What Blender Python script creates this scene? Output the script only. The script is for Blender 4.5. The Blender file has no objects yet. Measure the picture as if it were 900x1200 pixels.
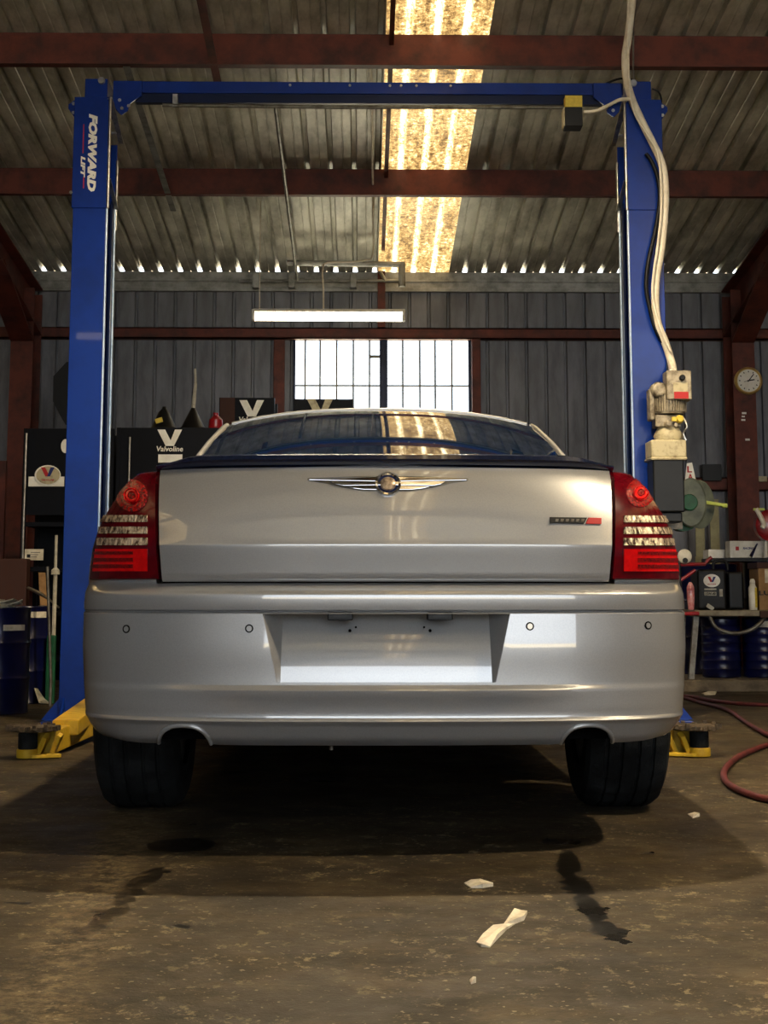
import bpy, bmesh, math, random
from mathutils import Vector, Matrix
random.seed(7)
PI = math.pi
SC = bpy.context.scene
COL = SC.collection

# ------------------------------------------------------------------ camera, world, exposure
F, TILT, YAW, HCAM = 1800.0, math.radians(8.0), math.radians(0.823), 0.70
PCX, PCY = 450.0, 700.0 - 1800.0 * math.tan(math.radians(8.0))
cam_d = bpy.data.cameras.new('camera'); cam = bpy.data.objects.new('camera', cam_d); COL.objects.link(cam)
cam_d.sensor_fit = 'VERTICAL'; cam_d.sensor_height = 36; cam_d.sensor_width = 27
cam_d.lens = F / 1200 * 36
cam_d.shift_y = -(600 - PCY) / 1200
cam_d.clip_end = 300
cam.location = (0, 0, HCAM); cam.rotation_euler = (PI / 2 + TILT, 0, -YAW)
SC.camera = cam
SC.view_settings.view_transform = 'Standard'; SC.view_settings.look = 'None'
SC.view_settings.gamma = 1; SC.view_settings.use_curve_mapping = False
SC.view_settings.exposure = 1.28
SC.cycles.max_bounces = 8; SC.cycles.diffuse_bounces = 4; SC.cycles.glossy_bounces = 4
SC.cycles.transparent_max_bounces = 12; SC.cycles.use_denoising = True
SC.cycles.sample_clamp_indirect = 6; SC.cycles.caustics_reflective = False; SC.cycles.caustics_refractive = False

world = bpy.data.worlds.new('overcast_sky'); SC.world = world; world.use_nodes = True
bg = world.node_tree.nodes['Background']
bg.inputs[0].default_value = (0.86, 0.93, 1.0, 1); bg.inputs[1].default_value = 2.1
sun_d = bpy.data.lights.new('sun', 'SUN'); sun = bpy.data.objects.new('sun', sun_d); COL.objects.link(sun)
sun_d.energy = 27; sun_d.angle = math.radians(0.6); sun_d.color = (1.0, 0.97, 0.92); sun.rotation_euler = (math.radians(-38), 0, math.radians(12))
SKYLIGHT_GAIN = 2.2
TUBE_GAIN = 6.0

_f = Vector((math.sin(YAW) * math.cos(TILT), math.cos(YAW) * math.cos(TILT), math.sin(TILT)))
_r = Vector((math.cos(YAW), -math.sin(YAW), 0)); _u = _r.cross(_f)
CAMP = Vector((0, 0, HCAM))
def ray(px, py): return _f + _r * ((px - PCX) / F) + _u * ((PCY - py) / F)
def at(px, py, Y):
    d = ray(px, py); return CAMP + d * (Y / d.y)
def floor_at(px, py, z=0.0):
    d = ray(px, py); return CAMP + d * ((z - HCAM) / d.z)
def proj(p):
    q = Vector(p) - CAMP; w = q.dot(_f)
    return (PCX + F * q.dot(_r) / w, PCY - F * q.dot(_u) / w)

# ------------------------------------------------------------------ materials
def C(r, g, b):
    f = lambda c: (c / 255 / 12.92) if c / 255 <= 0.04045 else ((c / 255 + 0.055) / 1.055) ** 2.4
    return (f(r), f(g), f(b), 1)
def nt(m): return m.node_tree.nodes, m.node_tree.links
def mat(name, col, rough=0.5, metal=0.0, col2=None, nscale=8.0, ndetail=6, lo=0.4, hi=0.65, bump=0.0, bscale=60.0,
        coat=0.0, spec=0.35, coat_ior=1.5, rough2=None, stretch=(1, 1, 1)):
    m = bpy.data.materials.new(name); m.use_nodes = True
    N, L = nt(m); b = N['Principled BSDF']
    b.inputs['Base Color'].default_value = col; b.inputs['Roughness'].default_value = rough
    b.inputs['Metallic'].default_value = metal; b.inputs['Specular IOR Level'].default_value = spec
    if coat: b.inputs['Coat Weight'].default_value = coat; b.inputs['Coat Roughness'].default_value = 0.03; b.inputs['Coat IOR'].default_value = coat_ior
    tc = N.new('ShaderNodeTexCoord'); mp = N.new('ShaderNodeMapping'); L.new(tc.outputs['Object'], mp.inputs[0])
    mp.inputs['Scale'].default_value = stretch
    if col2:
        n = N.new('ShaderNodeTexNoise'); n.inputs['Scale'].default_value = nscale; n.inputs['Detail'].default_value = ndetail
        n.inputs['Roughness'].default_value = 0.65
        L.new(mp.outputs[0], n.inputs['Vector'])
        mr = N.new('ShaderNodeMapRange'); mr.inputs['From Min'].default_value = lo; mr.inputs['From Max'].default_value = hi
        L.new(n.outputs['Fac'], mr.inputs['Value'])
        mx = N.new('ShaderNodeMix'); mx.data_type = 'RGBA'
        mx.inputs['A'].default_value = col; mx.inputs['B'].default_value = col2
        L.new(mr.outputs[0], mx.inputs['Factor']); L.new(mx.outputs['Result'], b.inputs['Base Color'])
        if rough2 is not None:
            mf = N.new('ShaderNodeMapRange'); mf.inputs['To Min'].default_value = rough; mf.inputs['To Max'].default_value = rough2
            L.new(mr.outputs[0], mf.inputs['Value']); L.new(mf.outputs[0], b.inputs['Roughness'])
    if bump:
        n2 = N.new('ShaderNodeTexNoise'); n2.inputs['Scale'].default_value = bscale; n2.inputs['Detail'].default_value = 4
        L.new(mp.outputs[0], n2.inputs['Vector'])
        bp = N.new('ShaderNodeBump'); bp.inputs['Strength'].default_value = bump; bp.inputs['Distance'].default_value = 0.01
        L.new(n2.outputs['Fac'], bp.inputs['Height']); L.new(bp.outputs[0], b.inputs['Normal'])
    return m
def emit(name, col, strength):
    m = bpy.data.materials.new(name); m.use_nodes = True; b = m.node_tree.nodes['Principled BSDF']
    b.inputs['Base Color'].default_value = (0.8, 0.8, 0.8, 1)
    b.inputs['Emission Color'].default_value = col; b.inputs['Emission Strength'].default_value = strength
    return m

M = {}
M['galv_roof'] = mat('galvanised_roof', C(226, 224, 212), 0.42, 0.1, C(138, 136, 124), 3.0, lo=0.38, hi=0.7, bump=0.12, bscale=90, stretch=(1.6, 0.6, 1))
M['galv_wall'] = mat('galvanised_wall', C(118, 120, 128), 0.5, 0.12, C(84, 86, 92), 2.5, bump=0.1, stretch=(2, 2, 0.5))
M['galv_beam'] = mat('galvanised_beam', C(150, 150, 146), 0.45, 0.4, C(110, 110, 106), 9)
M['red_steel'] = mat('red_oxide_steel', C(104, 48, 36), 0.6, 0.0, C(66, 32, 26), 5, bump=0.15, bscale=40)
M['dark_inside'] = mat('dark_lining', C(40, 38, 38), 0.9)
M['blue'] = mat('blue_gloss_paint', C(0, 44, 132), 0.34, 0.0, C(0, 36, 112), 3, coat=0.12, spec=0.25)
M['blue_dark'] = mat('blue_shade_paint', C(4, 22, 62), 0.4, 0.0, C(4, 18, 50), 4, spec=0.2)  # darker copy of the blue; inner lift faces get their shade by colour
M['edge_glint'] = mat('painted_edge_glint', C(196, 212, 232), 0.3, 0.6, C(160, 186, 215), 14)  # pale blue: light caught by the post edges, put into the colour
M['steel'] = mat('bright_steel', C(190, 190, 188), 0.3, 0.9, C(140, 138, 132), 14)
M['dull_steel'] = mat('dull_steel', C(120, 118, 112), 0.5, 0.7, C(80, 74, 66), 14)
M['yellow'] = mat('yellow_arm_paint', C(196, 160, 40), 0.5, 0.0, C(150, 118, 40), 16, lo=0.5, hi=0.75, bump=0.2)
M['black'] = mat('black_plastic', C(12, 12, 13), 0.45, 0.0, C(8, 8, 9), 10, spec=0.25)
M['rubber'] = mat('black_rubber', C(15, 16, 17), 0.8, 0.0, C(34, 36, 37), 9, bump=0.25, bscale=120, spec=0.12)
M['grime'] = mat('greasy_grip_steel', C(92, 78, 60), 0.7, 0.3, C(38, 32, 26), 40, bump=0.6, bscale=90)
M['paint'] = mat('silver_car_paint', C(156, 156, 156), 0.36, 0.5, C(150, 150, 151), 260, ndetail=2, coat=1.0, coat_ior=1.75)
M['paint_shadow'] = mat('gap_shade_black', C(5, 5, 6), 0.8, spec=0.05)  # near-black: shade painted into gaps, openings and the car's underside
M['spoiler'] = mat('gloss_black_blue', C(12, 22, 46), 0.18, 0.0, C(10, 18, 40), 5, coat=1.0)
M['car_glass'] = mat('tinted_haze_glass', C(12, 28, 52), 0.03, 0.0, C(10, 24, 46), 2, spec=1.0, coat=0.6)  # dark tint, with the blue of haze and flare mixed into the colour
M['chrome'] = mat('chrome', C(215, 215, 218), 0.08, 1.0, C(205, 205, 208), 30)
M['bronze'] = mat('bronze_seal', C(190, 172, 150), 0.35, 0.6, C(110, 92, 78), 60)
M['lens'] = mat('dark_red_lens', C(84, 2, 13), 0.14, 0.0, C(66, 2, 12), 24, coat=0.15, spec=0.3)
M['lens_mid'] = mat('red_reflector', C(168, 8, 10), 0.2, 0.0, C(80, 2, 8), 130, lo=0.42, hi=0.58, bump=0.7, bscale=220, coat=0.2)
M['lens_red'] = mat('bright_red_lens', C(204, 10, 14), 0.18, 0.0, C(176, 8, 12), 50, coat=0.2)
M['lens_line'] = mat('red_led_row', C(60, 2, 6), 0.3, 0.0, C(130, 6, 8), 220, lo=0.45, hi=0.55, coat=0.2)
M['lens_clear'] = mat('clear_faceted_lens', C(236, 216, 190), 0.15, 0.6, C(84, 66, 56), 60, lo=0.42, hi=0.6, bump=0.6, bscale=110, coat=0.5, stretch=(1.6, 1, 0.5))
M['alloy'] = mat('alloy_rim', C(140, 142, 145), 0.3, 0.8, C(110, 110, 112), 8)
M['white'] = mat('white_paint', C(226, 222, 210), 0.5, 0.0, C(200, 194, 178), 12)
M['cream'] = mat('aged_white_plastic', C(182, 172, 140), 0.5, 0.0, C(104, 92, 70), 22, lo=0.5, hi=0.75)
M['motor'] = mat('grimy_cast_alloy', C(168, 158, 138), 0.55, 0.25, C(98, 88, 72), 20)
M['tank'] = mat('black_tank_plastic', C(16, 18, 20), 0.4, 0.0, C(10, 11, 13), 8, spec=0.25)
M['cable_white'] = mat('white_conduit', C(232, 224, 206), 0.45, 0.0, C(206, 196, 176), 12)
M['yellow_label'] = mat('yellow_label', C(214, 190, 70), 0.5, 0.0, C(190, 168, 60), 40)
M['red_label'] = mat('red_label', C(170, 24, 24), 0.5, 0.0, C(170, 34, 34), 20)
M['navy'] = mat('navy_drum_paint', C(8, 14, 60), 0.28, 0.0, C(5, 8, 36), 4, coat=0.15, spec=0.3)
M['cabinet'] = mat('navy_black_rack_steel', C(5, 7, 16), 0.5, 0.0, C(3, 4, 10), 6, spec=0.12)
M['logo_blue'] = mat('blue_print', C(22, 40, 110), 0.5, 0.0, C(18, 34, 96), 20)
M['paper'] = mat('paper', C(214, 206, 186), 0.8, 0.0, C(176, 166, 146), 18, bump=0.3)
M['sign_white'] = mat('white_print', C(240, 238, 230), 0.5, 0.0, C(226, 222, 210), 15)
M['carton'] = mat('cardboard', C(150, 116, 76), 0.85, 0.0, C(124, 94, 60), 12)
M['hose'] = mat('red_rubber_hose', C(92, 34, 34), 0.55, 0.0, C(64, 26, 27), 20)
M['clock_rim'] = mat('gold_clock_rim', C(204, 172, 104), 0.35, 0.3, C(180, 150, 90), 14)
M['green'] = mat('green_plastic', C(16, 84, 52), 0.5, 0.0, C(12, 60, 40), 12)
M['grey_green'] = mat('grey_green_paint', C(104, 110, 96), 0.55, 0.0, C(70, 76, 68), 9)
M['lime'] = mat('lime_plastic', C(206, 220, 110), 0.5, 0.0, C(186, 200, 96), 12)
M['red'] = mat('red_gloss_paint', C(150, 22, 30), 0.3, 0.0, C(110, 16, 24), 8, coat=0.5)
M['brown'] = mat('brown_timber', C(60, 30, 20), 0.7, 0.0, C(58, 32, 24), 6, stretch=(6, 6, 1))
M['cloth'] = mat('pale_rag', C(190, 186, 172), 0.9, 0.0, C(150, 146, 134), 12, bump=0.5)
M['board'] = mat('cream_board', C(160, 156, 122), 0.7, 0.0, C(128, 124, 96), 7)
M['concrete_kerb'] = mat('kerb_concrete', C(110, 98, 80), 0.85, 0.0, C(74, 64, 52), 9, bump=0.3)
M['bench'] = mat('worn_bench_steel', C(136, 126, 104), 0.5, 0.35, C(96, 86, 68), 10)
M['bottle'] = mat('clear_pink_bottle', C(200, 150, 150), 0.15, 0.0, C(180, 60, 70), 22, coat=0.6)
M['tube_on'] = emit('lit_tube', (1.0, 0.86, 0.62, 1), TUBE_GAIN)
M['asphalt'] = mat('yard_concrete', C(176, 162, 134), 0.9, 0.0, C(150, 138, 114), 2)

# clear window glass
m = bpy.data.materials.new('window_glass'); m.use_nodes = True; N, L = nt(m); N.clear()
o_ = N.new('ShaderNodeOutputMaterial'); t_ = N.new('ShaderNodeBsdfTransparent'); g_ = N.new('ShaderNodeBsdfGlossy'); x_ = N.new('ShaderNodeMixShader')
g_.inputs['Roughness'].default_value = 0.05; x_.inputs[0].default_value = 0.08
t_.inputs[0].default_value = (0.93, 0.97, 1, 1)
L.new(t_.outputs[0], x_.inputs[1]); L.new(g_.outputs[0], x_.inputs[2]); L.new(x_.outputs[0], o_.inputs[0]); M['glass'] = m

# backlit fibreglass rooflight: dirt gathers in the pans, ribs stay clean
m = bpy.data.materials.new('backlit_fibreglass'); m.use_nodes = True; N, L = nt(m); b = N['Principled BSDF']
tc = N.new('ShaderNodeTexCoord'); sp = N.new('ShaderNodeSeparateXYZ'); L.new(tc.outputs['Object'], sp.inputs[0])
def mkmth(N, L):
    def f(op, a, bb=None, cc=None):
        n = N.new('ShaderNodeMath'); n.operation = op
        for i, v in enumerate((a, bb, cc)):
            if v is None: continue
            if isinstance(v, (int, float)): n.inputs[i].default_value = v
            else: L.new(v, n.inputs[i])
        return n.outputs[0]
    return f
mth = mkmth(N, L)
fr = mth('FRACT', mth('DIVIDE', sp.outputs[0], 0.18))
rib = mth('SMOOTH_MAX', 0.0, mth('SUBTRACT', 1.0, mth('MULTIPLY', mth('ABSOLUTE', mth('SUBTRACT', fr, 0.82)), 5.0)), 0.1)
mp = N.new('ShaderNodeMapping'); mp.inputs['Scale'].default_value = (5, 1.2, 1); L.new(tc.outputs['Object'], mp.inputs[0])
n1 = N.new('ShaderNodeTexNoise'); n1.inputs['Scale'].default_value = 2.2; n1.inputs['Detail'].default_value = 8; n1.inputs['Roughness'].default_value = 0.8
L.new(mp.outputs[0], n1.inputs['Vector'])
n2 = N.new('ShaderNodeTexNoise'); n2.inputs['Scale'].default_value = 26; n2.inputs['Detail'].default_value = 5; n2.inputs['Roughness'].default_value = 0.9
L.new(tc.outputs['Object'], n2.inputs['Vector'])
v = mth('ADD', mth('MULTIPLY', rib, 0.42), mth('ADD', mth('MULTIPLY', mth('SUBTRACT', n1.outputs['Fac'], 0.5), 1.5), mth('MULTIPLY', mth('SUBTRACT', n2.outputs['Fac'], 0.5), 2.2)))
v = mth('ADD', v, 0.40)
cr = N.new('ShaderNodeValToRGB'); L.new(v, cr.inputs[0])
e = cr.color_ramp.elements
e[0].position = 0.12; e[0].color = (0.03, 0.018, 0.008, 1)
e[1].position = 0.92; e[1].color = (1.0, 0.84, 0.52, 1)
a_ = e.new(0.38); a_.color = (0.16, 0.092, 0.03, 1)
a_ = e.new(0.62); a_.color = (0.30, 0.20, 0.075, 1)
L.new(cr.outputs[0], b.inputs['Emission Color']); b.inputs['Emission Strength'].default_value = SKYLIGHT_GAIN
b.inputs['Base Color'].default_value = C(60, 46, 24); b.inputs['Roughness'].default_value = 0.5
M['skylight'] = m

# ------------------------------------------------------------------ mesh helpers
def box(bm, x0, x1, y0, y1, z0, z1):
    vs = [bm.verts.new(p) for p in ((x0, y0, z0), (x1, y0, z0), (x1, y1, z0), (x0, y1, z0), (x0, y0, z1), (x1, y0, z1), (x1, y1, z1), (x0, y1, z1))]
    for f in ((3, 2, 1, 0), (4, 5, 6, 7), (0, 1, 5, 4), (1, 2, 6, 5), (2, 3, 7, 6), (3, 0, 4, 7)): bm.faces.new([vs[i] for i in f])
def bar(bm, p0, p1, w, h, up=(0, 0, 1)):
    p0, p1 = Vector(p0), Vector(p1); d = (p1 - p0).normalized(); up = Vector(up)
    if abs(d.dot(up)) > 0.99: up = Vector((0, 1, 0))
    s = d.cross(up).normalized(); u = s.cross(d).normalized()
    vs = [bm.verts.new(p + s * a * w / 2 + u * c * h / 2) for p in (p0, p1) for a, c in ((-1, -1), (1, -1), (1, 1), (-1, 1))]
    for f in ((0, 1, 2, 3), (7, 6, 5, 4), (0, 4, 5, 1), (1, 5, 6, 2), (2, 6, 7, 3), (3, 7, 4, 0)): bm.faces.new([vs[i] for i in f])
def smoothpts(pts, n=6):
    pts = [Vector(p) for p in pts]; out = []
    for i in range(len(pts) - 1):
        a = pts[max(i - 1, 0)]; b_ = pts[i]; c = pts[i + 1]; d = pts[min(i + 2, len(pts) - 1)]
        for k in range(n):
            t = k / n
            out.append(0.5 * ((2 * b_) + (c - a) * t + (2 * a - 5 * b_ + 4 * c - d) * t * t + (3 * b_ - a - 3 * c + d) * t ** 3))
    out.append(pts[-1]); return out
def tube(bm, pts, r, seg=8, smooth=0, cap=True):
    if smooth: pts = smoothpts(pts, smooth)
    pts = [Vector(p) for p in pts]; rings = []; u = None
    for i, p in enumerate(pts):
        d = (pts[min(i + 1, len(pts) - 1)] - pts[max(i - 1, 0)]).normalized()
        if u is None:
            u = d.cross(Vector((0, 0, 1)));
            if u.length < 0.05: u = d.cross(Vector((1, 0, 0)))
        u = (u - d * u.dot(d)).normalized(); v = d.cross(u)
        rr = r[i] if isinstance(r, (list, tuple)) else r
        rings.append([bm.verts.new(p + (u * math.cos(2 * PI * k / seg) + v * math.sin(2 * PI * k / seg)) * rr) for k in range(seg)])
    for a, b_ in zip(rings, rings[1:]):
        for k in range(seg): bm.faces.new((a[k], a[(k + 1) % seg], b_[(k + 1) % seg], b_[k]))
    if cap: bm.faces.new(rings[0][::-1]); bm.faces.new(rings[-1])
def lathe(bm, c, prof, seg=24, axis='z'):
    c = Vector(c); rings = []
    for r, h in prof:
        ring = []
        for k in range(seg):
            a = 2 * PI * k / seg; x, y = math.cos(a) * r, math.sin(a) * r
            p = {'z': (x, y, h), 'x': (h, x, y), 'y': (x, h, y)}[axis]
            ring.append(bm.verts.new(c + Vector(p)))
        rings.append(ring)
    for a, b_ in zip(rings, rings[1:]):
        for k in range(seg): bm.faces.new((a[k], a[(k + 1) % seg], b_[(k + 1) % seg], b_[k]))
    if prof[0][0] > 1e-5: bm.faces.new(rings[0][::-1])
    if prof[-1][0] > 1e-5: bm.faces.new(rings[-1])
def prism(bm, poly, y0, y1):
    """poly of (x, z); thickness along y"""
    a = [bm.verts.new((x, y0, z)) for x, z in poly]; b_ = [bm.verts.new((x, y1, z)) for x, z in poly]
    bm.faces.new(a); bm.faces.new(b_[::-1]); n = len(poly)
    for i in range(n): bm.faces.new((a[i], b_[i], b_[(i + 1) % n], a[(i + 1) % n]))
def slab(bm, poly, z0, z1):
    a = [bm.verts.new((x, y, z0)) for x, y in poly]; b_ = [bm.verts.new((x, y, z1)) for x, y in poly]
    bm.faces.new(a[::-1]); bm.faces.new(b_); n = len(poly)
    for i in range(n): bm.faces.new((a[i], a[(i + 1) % n], b_[(i + 1) % n], b_[i]))
def grid(bm, rows, skip=None):
    V = [[bm.verts.new(p) for p in r] for r in rows]
    for i in range(len(V) - 1):
        for j in range(len(V[0]) - 1):
            if skip and skip(i, j): continue
            try: bm.faces.new((V[i][j], V[i][j + 1], V[i + 1][j + 1], V[i + 1][j]))
            except ValueError: pass
    return V
def wpos(o):
    p = Vector((0, 0, 0))
    while o is not None: p += o.location; o = o.parent
    return p
def obj(name, bm, m, parent=None, smooth=None, bevel=0, local=False, solid=0, seg=2, loc=None):
    """links bm as one mesh; coordinates are world unless local"""
    me = bpy.data.meshes.new(name)
    bmesh.ops.remove_doubles(bm, verts=bm.verts, dist=1e-5)
    bmesh.ops.recalc_face_normals(bm, faces=bm.faces)
    off = wpos(parent) if parent is not None else Vector((0, 0, 0))
    if loc is not None: off = Vector(loc)
    if not local and off.length > 0: bmesh.ops.translate(bm, verts=bm.verts, vec=-off)
    bm.to_mesh(me); bm.free()
    me.materials.append(m)
    o = bpy.data.objects.new(name, me); COL.objects.link(o)
    if parent is not None: o.parent = parent
    elif loc is not None: o.location = loc
    if smooth:
        for p in me.polygons: p.use_smooth = True
        me.set_sharp_from_angle(angle=math.radians(smooth))
    if bevel:
        md = o.modifiers.new('bevel', 'BEVEL'); md.width = bevel; md.segments = seg; md.limit_method = 'ANGLE'; md.angle_limit = math.radians(35)
    if solid:
        md = o.modifiers.new('thickness', 'SOLIDIFY'); md.thickness = solid; md.offset = 0
    return o
def B(): return bmesh.new()
def thing(name, label, cat, loc=(0, 0, 0), group=None):
    o = bpy.data.objects.new(name, None); COL.objects.link(o); o.location = loc; o.empty_display_size = 0.1
    return tag(o, label, cat, group)
def tag(o, label, cat, group=None):
    o['label'] = label; o['category'] = cat
    if group: o['group'] = group
    return o
def struct(o, label=None, cat=None):
    o['kind'] = 'structure'
    if label: o['label'] = label
    if cat: o['category'] = cat
    return o
def copy_tree(o, parent=None, loc=None, label=None):
    c = o.copy(); COL.objects.link(c)
    if parent is not None: c.parent = parent
    if loc is not None: c.location = loc
    if label: c['label'] = label
    for ch in list(o.children): copy_tree(ch, c)
    return c
_txt = {}
def text_mesh(s, shear=0.0, bold=0.0, extrude=0.002):
    k = (s, shear, bold, extrude)
    if k in _txt: return _txt[k]
    cu = bpy.data.curves.new('text', 'FONT'); cu.body = s; cu.shear = shear; cu.offset = bold; cu.extrude = extrude; cu.resolution_u = 2
    cu.align_x = 'CENTER'; cu.align_y = 'CENTER'
    o = bpy.data.objects.new('text', cu); COL.objects.link(o)
    dg = bpy.context.evaluated_depsgraph_get(); dg.update()
    me = bpy.data.meshes.new_from_object(o.evaluated_get(dg)); bpy.data.objects.remove(o)
    _txt[k] = me; return me
def lettering(name, s, m, parent, pos, width, height=None, rot=0.0, shear=0.0, bold=0.0, n=(0, -1, 0), th=0.002):
    """text facing -Y by default, centred on world pos, scaled to width x height; rot turns it in its own plane"""
    me = text_mesh(s, shear, bold).copy(); me.name = name
    xs = [v.co.x for v in me.vertices]; ys = [v.co.y for v in me.vertices]
    cx, cy = (max(xs) + min(xs)) / 2, (max(ys) + min(ys)) / 2
    sx = width / (max(xs) - min(xs)); sy = (height / (max(ys) - min(ys))) if height else sx
    n = Vector(n).normalized(); up = Vector((0, 0, 1)); right = up.cross(n).normalized(); up = n.cross(right)
    off = wpos(parent); pos = Vector(pos); c, sn = math.cos(rot), math.sin(rot)
    for v in me.vertices:
        a, b_, z = (v.co.x - cx) * sx, (v.co.y - cy) * sy, v.co.z / 0.002 * th
        a, b_ = a * c - b_ * sn, a * sn + b_ * c
        v.co = pos + right * a + up * b_ + n * z - off
    me.materials.clear(); me.materials.append(m)
    o = bpy.data.objects.new(name, me); COL.objects.link(o); o.parent = parent
    return o
# ------------------------------------------------------------------ the building
YW = 14.0                                  # inside face of the back wall
SLOPE = 0.12; ZE = at(450, 319, YW).z     # roof underside at the back wall
def roofz(y): return ZE + (YW - y) * SLOPE
XL, XR, YF = -7.0, 7.2, -6.5

# floor: one concrete slab with stains of its own
fl = B(); grid(fl, [[(x, y, 0) for x in (XL - 0.3, 0, XR + 0.3)] for y in (YF, 0, YW + 0.3)])
m = mat('stained_concrete', C(104, 90, 68), 0.55, spec=0.22)
N, L = nt(m); b = N['Principled BSDF']; mth = mkmth(N, L)
geo = N.new('ShaderNodeNewGeometry'); P = geo.outputs['Position']
def noise(scale, detail=6, rough=0.6, stretch=None, out='Fac'):
    n = N.new('ShaderNodeTexNoise'); n.inputs['Scale'].default_value = scale; n.inputs['Detail'].default_value = detail
    n.inputs['Roughness'].default_value = rough
    if stretch:
        mp = N.new('ShaderNodeMapping'); mp.inputs['Scale'].default_value = stretch; mp.inputs['Rotation'].default_value = (0, 0, stretch[2]); mp.inputs['Scale'].default_value[2] = 1
        L.new(P, mp.inputs[0]); L.new(mp.outputs[0], n.inputs['Vector'])
    else: L.new(P, n.inputs['Vector'])
    return n.outputs[out]
def remap(v, a, b_, c=0.0, d=1.0):
    n = N.new('ShaderNodeMapRange'); n.inputs['From Min'].default_value = a; n.inputs['From Max'].default_value = b_
    n.inputs['To Min'].default_value = c; n.inputs['To Max'].default_value = d; L.new(v, n.inputs['Value']); return n.outputs[0]
def mixc(f, a, b_):
    n = N.new('ShaderNodeMix'); n.data_type = 'RGBA'
    L.new(f, n.inputs['Factor'])
    for s, v in (('A', a), ('B', b_)):
        if isinstance(v, tuple): n.inputs[s].default_value = v
        else: L.new(v, n.inputs[s])
    return n.outputs['Result']
col = mixc(remap(noise(0.9, 8, 0.7), 0.35, 0.65), C(70, 59, 41), C(38, 32, 24))
col = mixc(remap(noise(5, 8, 0.75), 0.4, 0.7, 0, 0.85), col, C(28, 24, 18))
col = mixc(remap(noise(2.8, 6, 0.8, (0.8, 1.1, 0.25)), 0.52, 0.66, 0, 0.5), col, C(98, 84, 60))
sc_ = mth('MULTIPLY', remap(noise(16, 6, 0.8, (1.0, 0.8, 0.5)), 0.555, 0.62), remap(noise(1.5, 3), 0.38, 0.55))
col = mixc(mth('MULTIPLY', sc_, 0.7), col, C(142, 128, 98))
sp1 = remap(noise(60, 2, 0.5), 0.66, 0.70)
col = mixc(mth('MULTIPLY', sp1, 0.5), col, C(168, 156, 128))
# wet and oily marks: chains of ellipses on the slab (x, y, rx, ry, turn)
def fpt(px, py): p = floor_at(px, py); return p.x, p.y
marks = []
def streak(pts, r):
    for (a, b_) in zip(pts, pts[1:]):
        (x0, y0), (x1, y1) = fpt(*a), fpt(*b_)
        marks.append(((x0 + x1) / 2, (y0 + y1) / 2, math.hypot(x1 - x0, y1 - y0) / 2 + r * 0.8, r, math.atan2(y1 - y0, x1 - x0)))
streak([(188, 1018), (158, 1040), (138, 1062), (112, 1084), (90, 1100)], 0.03)
streak([(664, 998), (668, 1024), (682, 1050), (700, 1076), (728, 1104)], 0.032)
for px, py, rx, ry in ((212, 990, 0.10, 0.125), (655, 986, 0.06, 0.05), (380, 912, 0.11, 0.12), (280, 905, 0.06, 0.1), (216, 1085, 0.015, 0.02),
                       (22, 1058, 0.035, 0.02), (222, 966, 0.02, 0.02), (760, 1000, 0.03, 0.02), (600, 905, 0.05, 0.09)):
    x, y = fpt(px, py); marks.append((x, y, rx, ry, 0.0))
sx = N.new('ShaderNodeSeparateXYZ')
nv = N.new('ShaderNodeTexNoise'); nv.inputs['Scale'].default_value = 24; nv.inputs['Detail'].default_value = 5; L.new(P, nv.inputs['Vector'])
va = N.new('ShaderNodeVectorMath'); va.operation = 'SUBTRACT'; va.inputs[1].default_value = (0.5, 0.5, 0.5); L.new(nv.outputs['Color'], va.inputs[0])
vs = N.new('ShaderNodeVectorMath'); vs.operation = 'SCALE'; vs.inputs['Scale'].default_value = 0.10; L.new(va.outputs[0], vs.inputs[0])
vd = N.new('ShaderNodeVectorMath'); vd.operation = 'ADD'; L.new(P, vd.inputs[0]); L.new(vs.outputs[0], vd.inputs[1]); L.new(vd.outputs[0], sx.inputs[0])
tot = None
for x, y, rx, ry, a in marks:
    dx, dy = mth('SUBTRACT', sx.outputs[0], x), mth('SUBTRACT', sx.outputs[1], y)
    ca, sa = math.cos(a), math.sin(a)
    u_ = mth('DIVIDE', mth('ADD', mth('MULTIPLY', dx, ca), mth('MULTIPLY', dy, sa)), rx)
    v_ = mth('DIVIDE', mth('SUBTRACT', mth('MULTIPLY', dy, ca), mth('MULTIPLY', dx, sa)), ry)
    d_ = mth('ADD', mth('MULTIPLY', u_, u_), mth('MULTIPLY', v_, v_))
    tot = d_ if tot is None else mth('MINIMUM', tot, d_)
mk = remap(tot, 1.12, 0.92)
col = mixc(mth('MULTIPLY', mk, 0.94), col, C(10, 9, 8))
# pale dusty wheel track to the left
(tx0, ty0), (tx1, ty1) = fpt(40, 1190), fpt(150, 980)
ta = math.atan2(ty1 - ty0, tx1 - tx0)
dd = mth('SUBTRACT', mth('MULTIPLY', mth('SUBTRACT', sx.outputs[1], ty0), math.cos(ta)), mth('MULTIPLY', mth('SUBTRACT', sx.outputs[0], tx0), math.sin(ta)))
tr = mth('MULTIPLY', remap(mth('ABSOLUTE', dd), 0.14, 0.03), remap(noise(22, 6, 0.85), 0.45, 0.6))
col = mixc(mth('MULTIPLY', tr, 0.45), col, C(150, 130, 98))
L.new(col, b.inputs['Base Color'])
rg = mth('SUBTRACT', remap(noise(3, 5), 0.35, 0.7, 0.45, 0.8), mth('MULTIPLY', mk, 0.25)); L.new(rg, b.inputs['Roughness'])
bp = N.new('ShaderNodeBump'); bp.inputs['Strength'].default_value = 0.35; bp.inputs['Distance'].default_value = 0.006
L.new(mth('ADD', noise(24, 6, 0.7), mth('MULTIPLY', noise(150, 2), 0.3)), bp.inputs['Height']); L.new(bp.outputs[0], b.inputs['Normal'])
M['floor'] = m
struct(obj('floor', fl, M['floor']))
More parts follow.
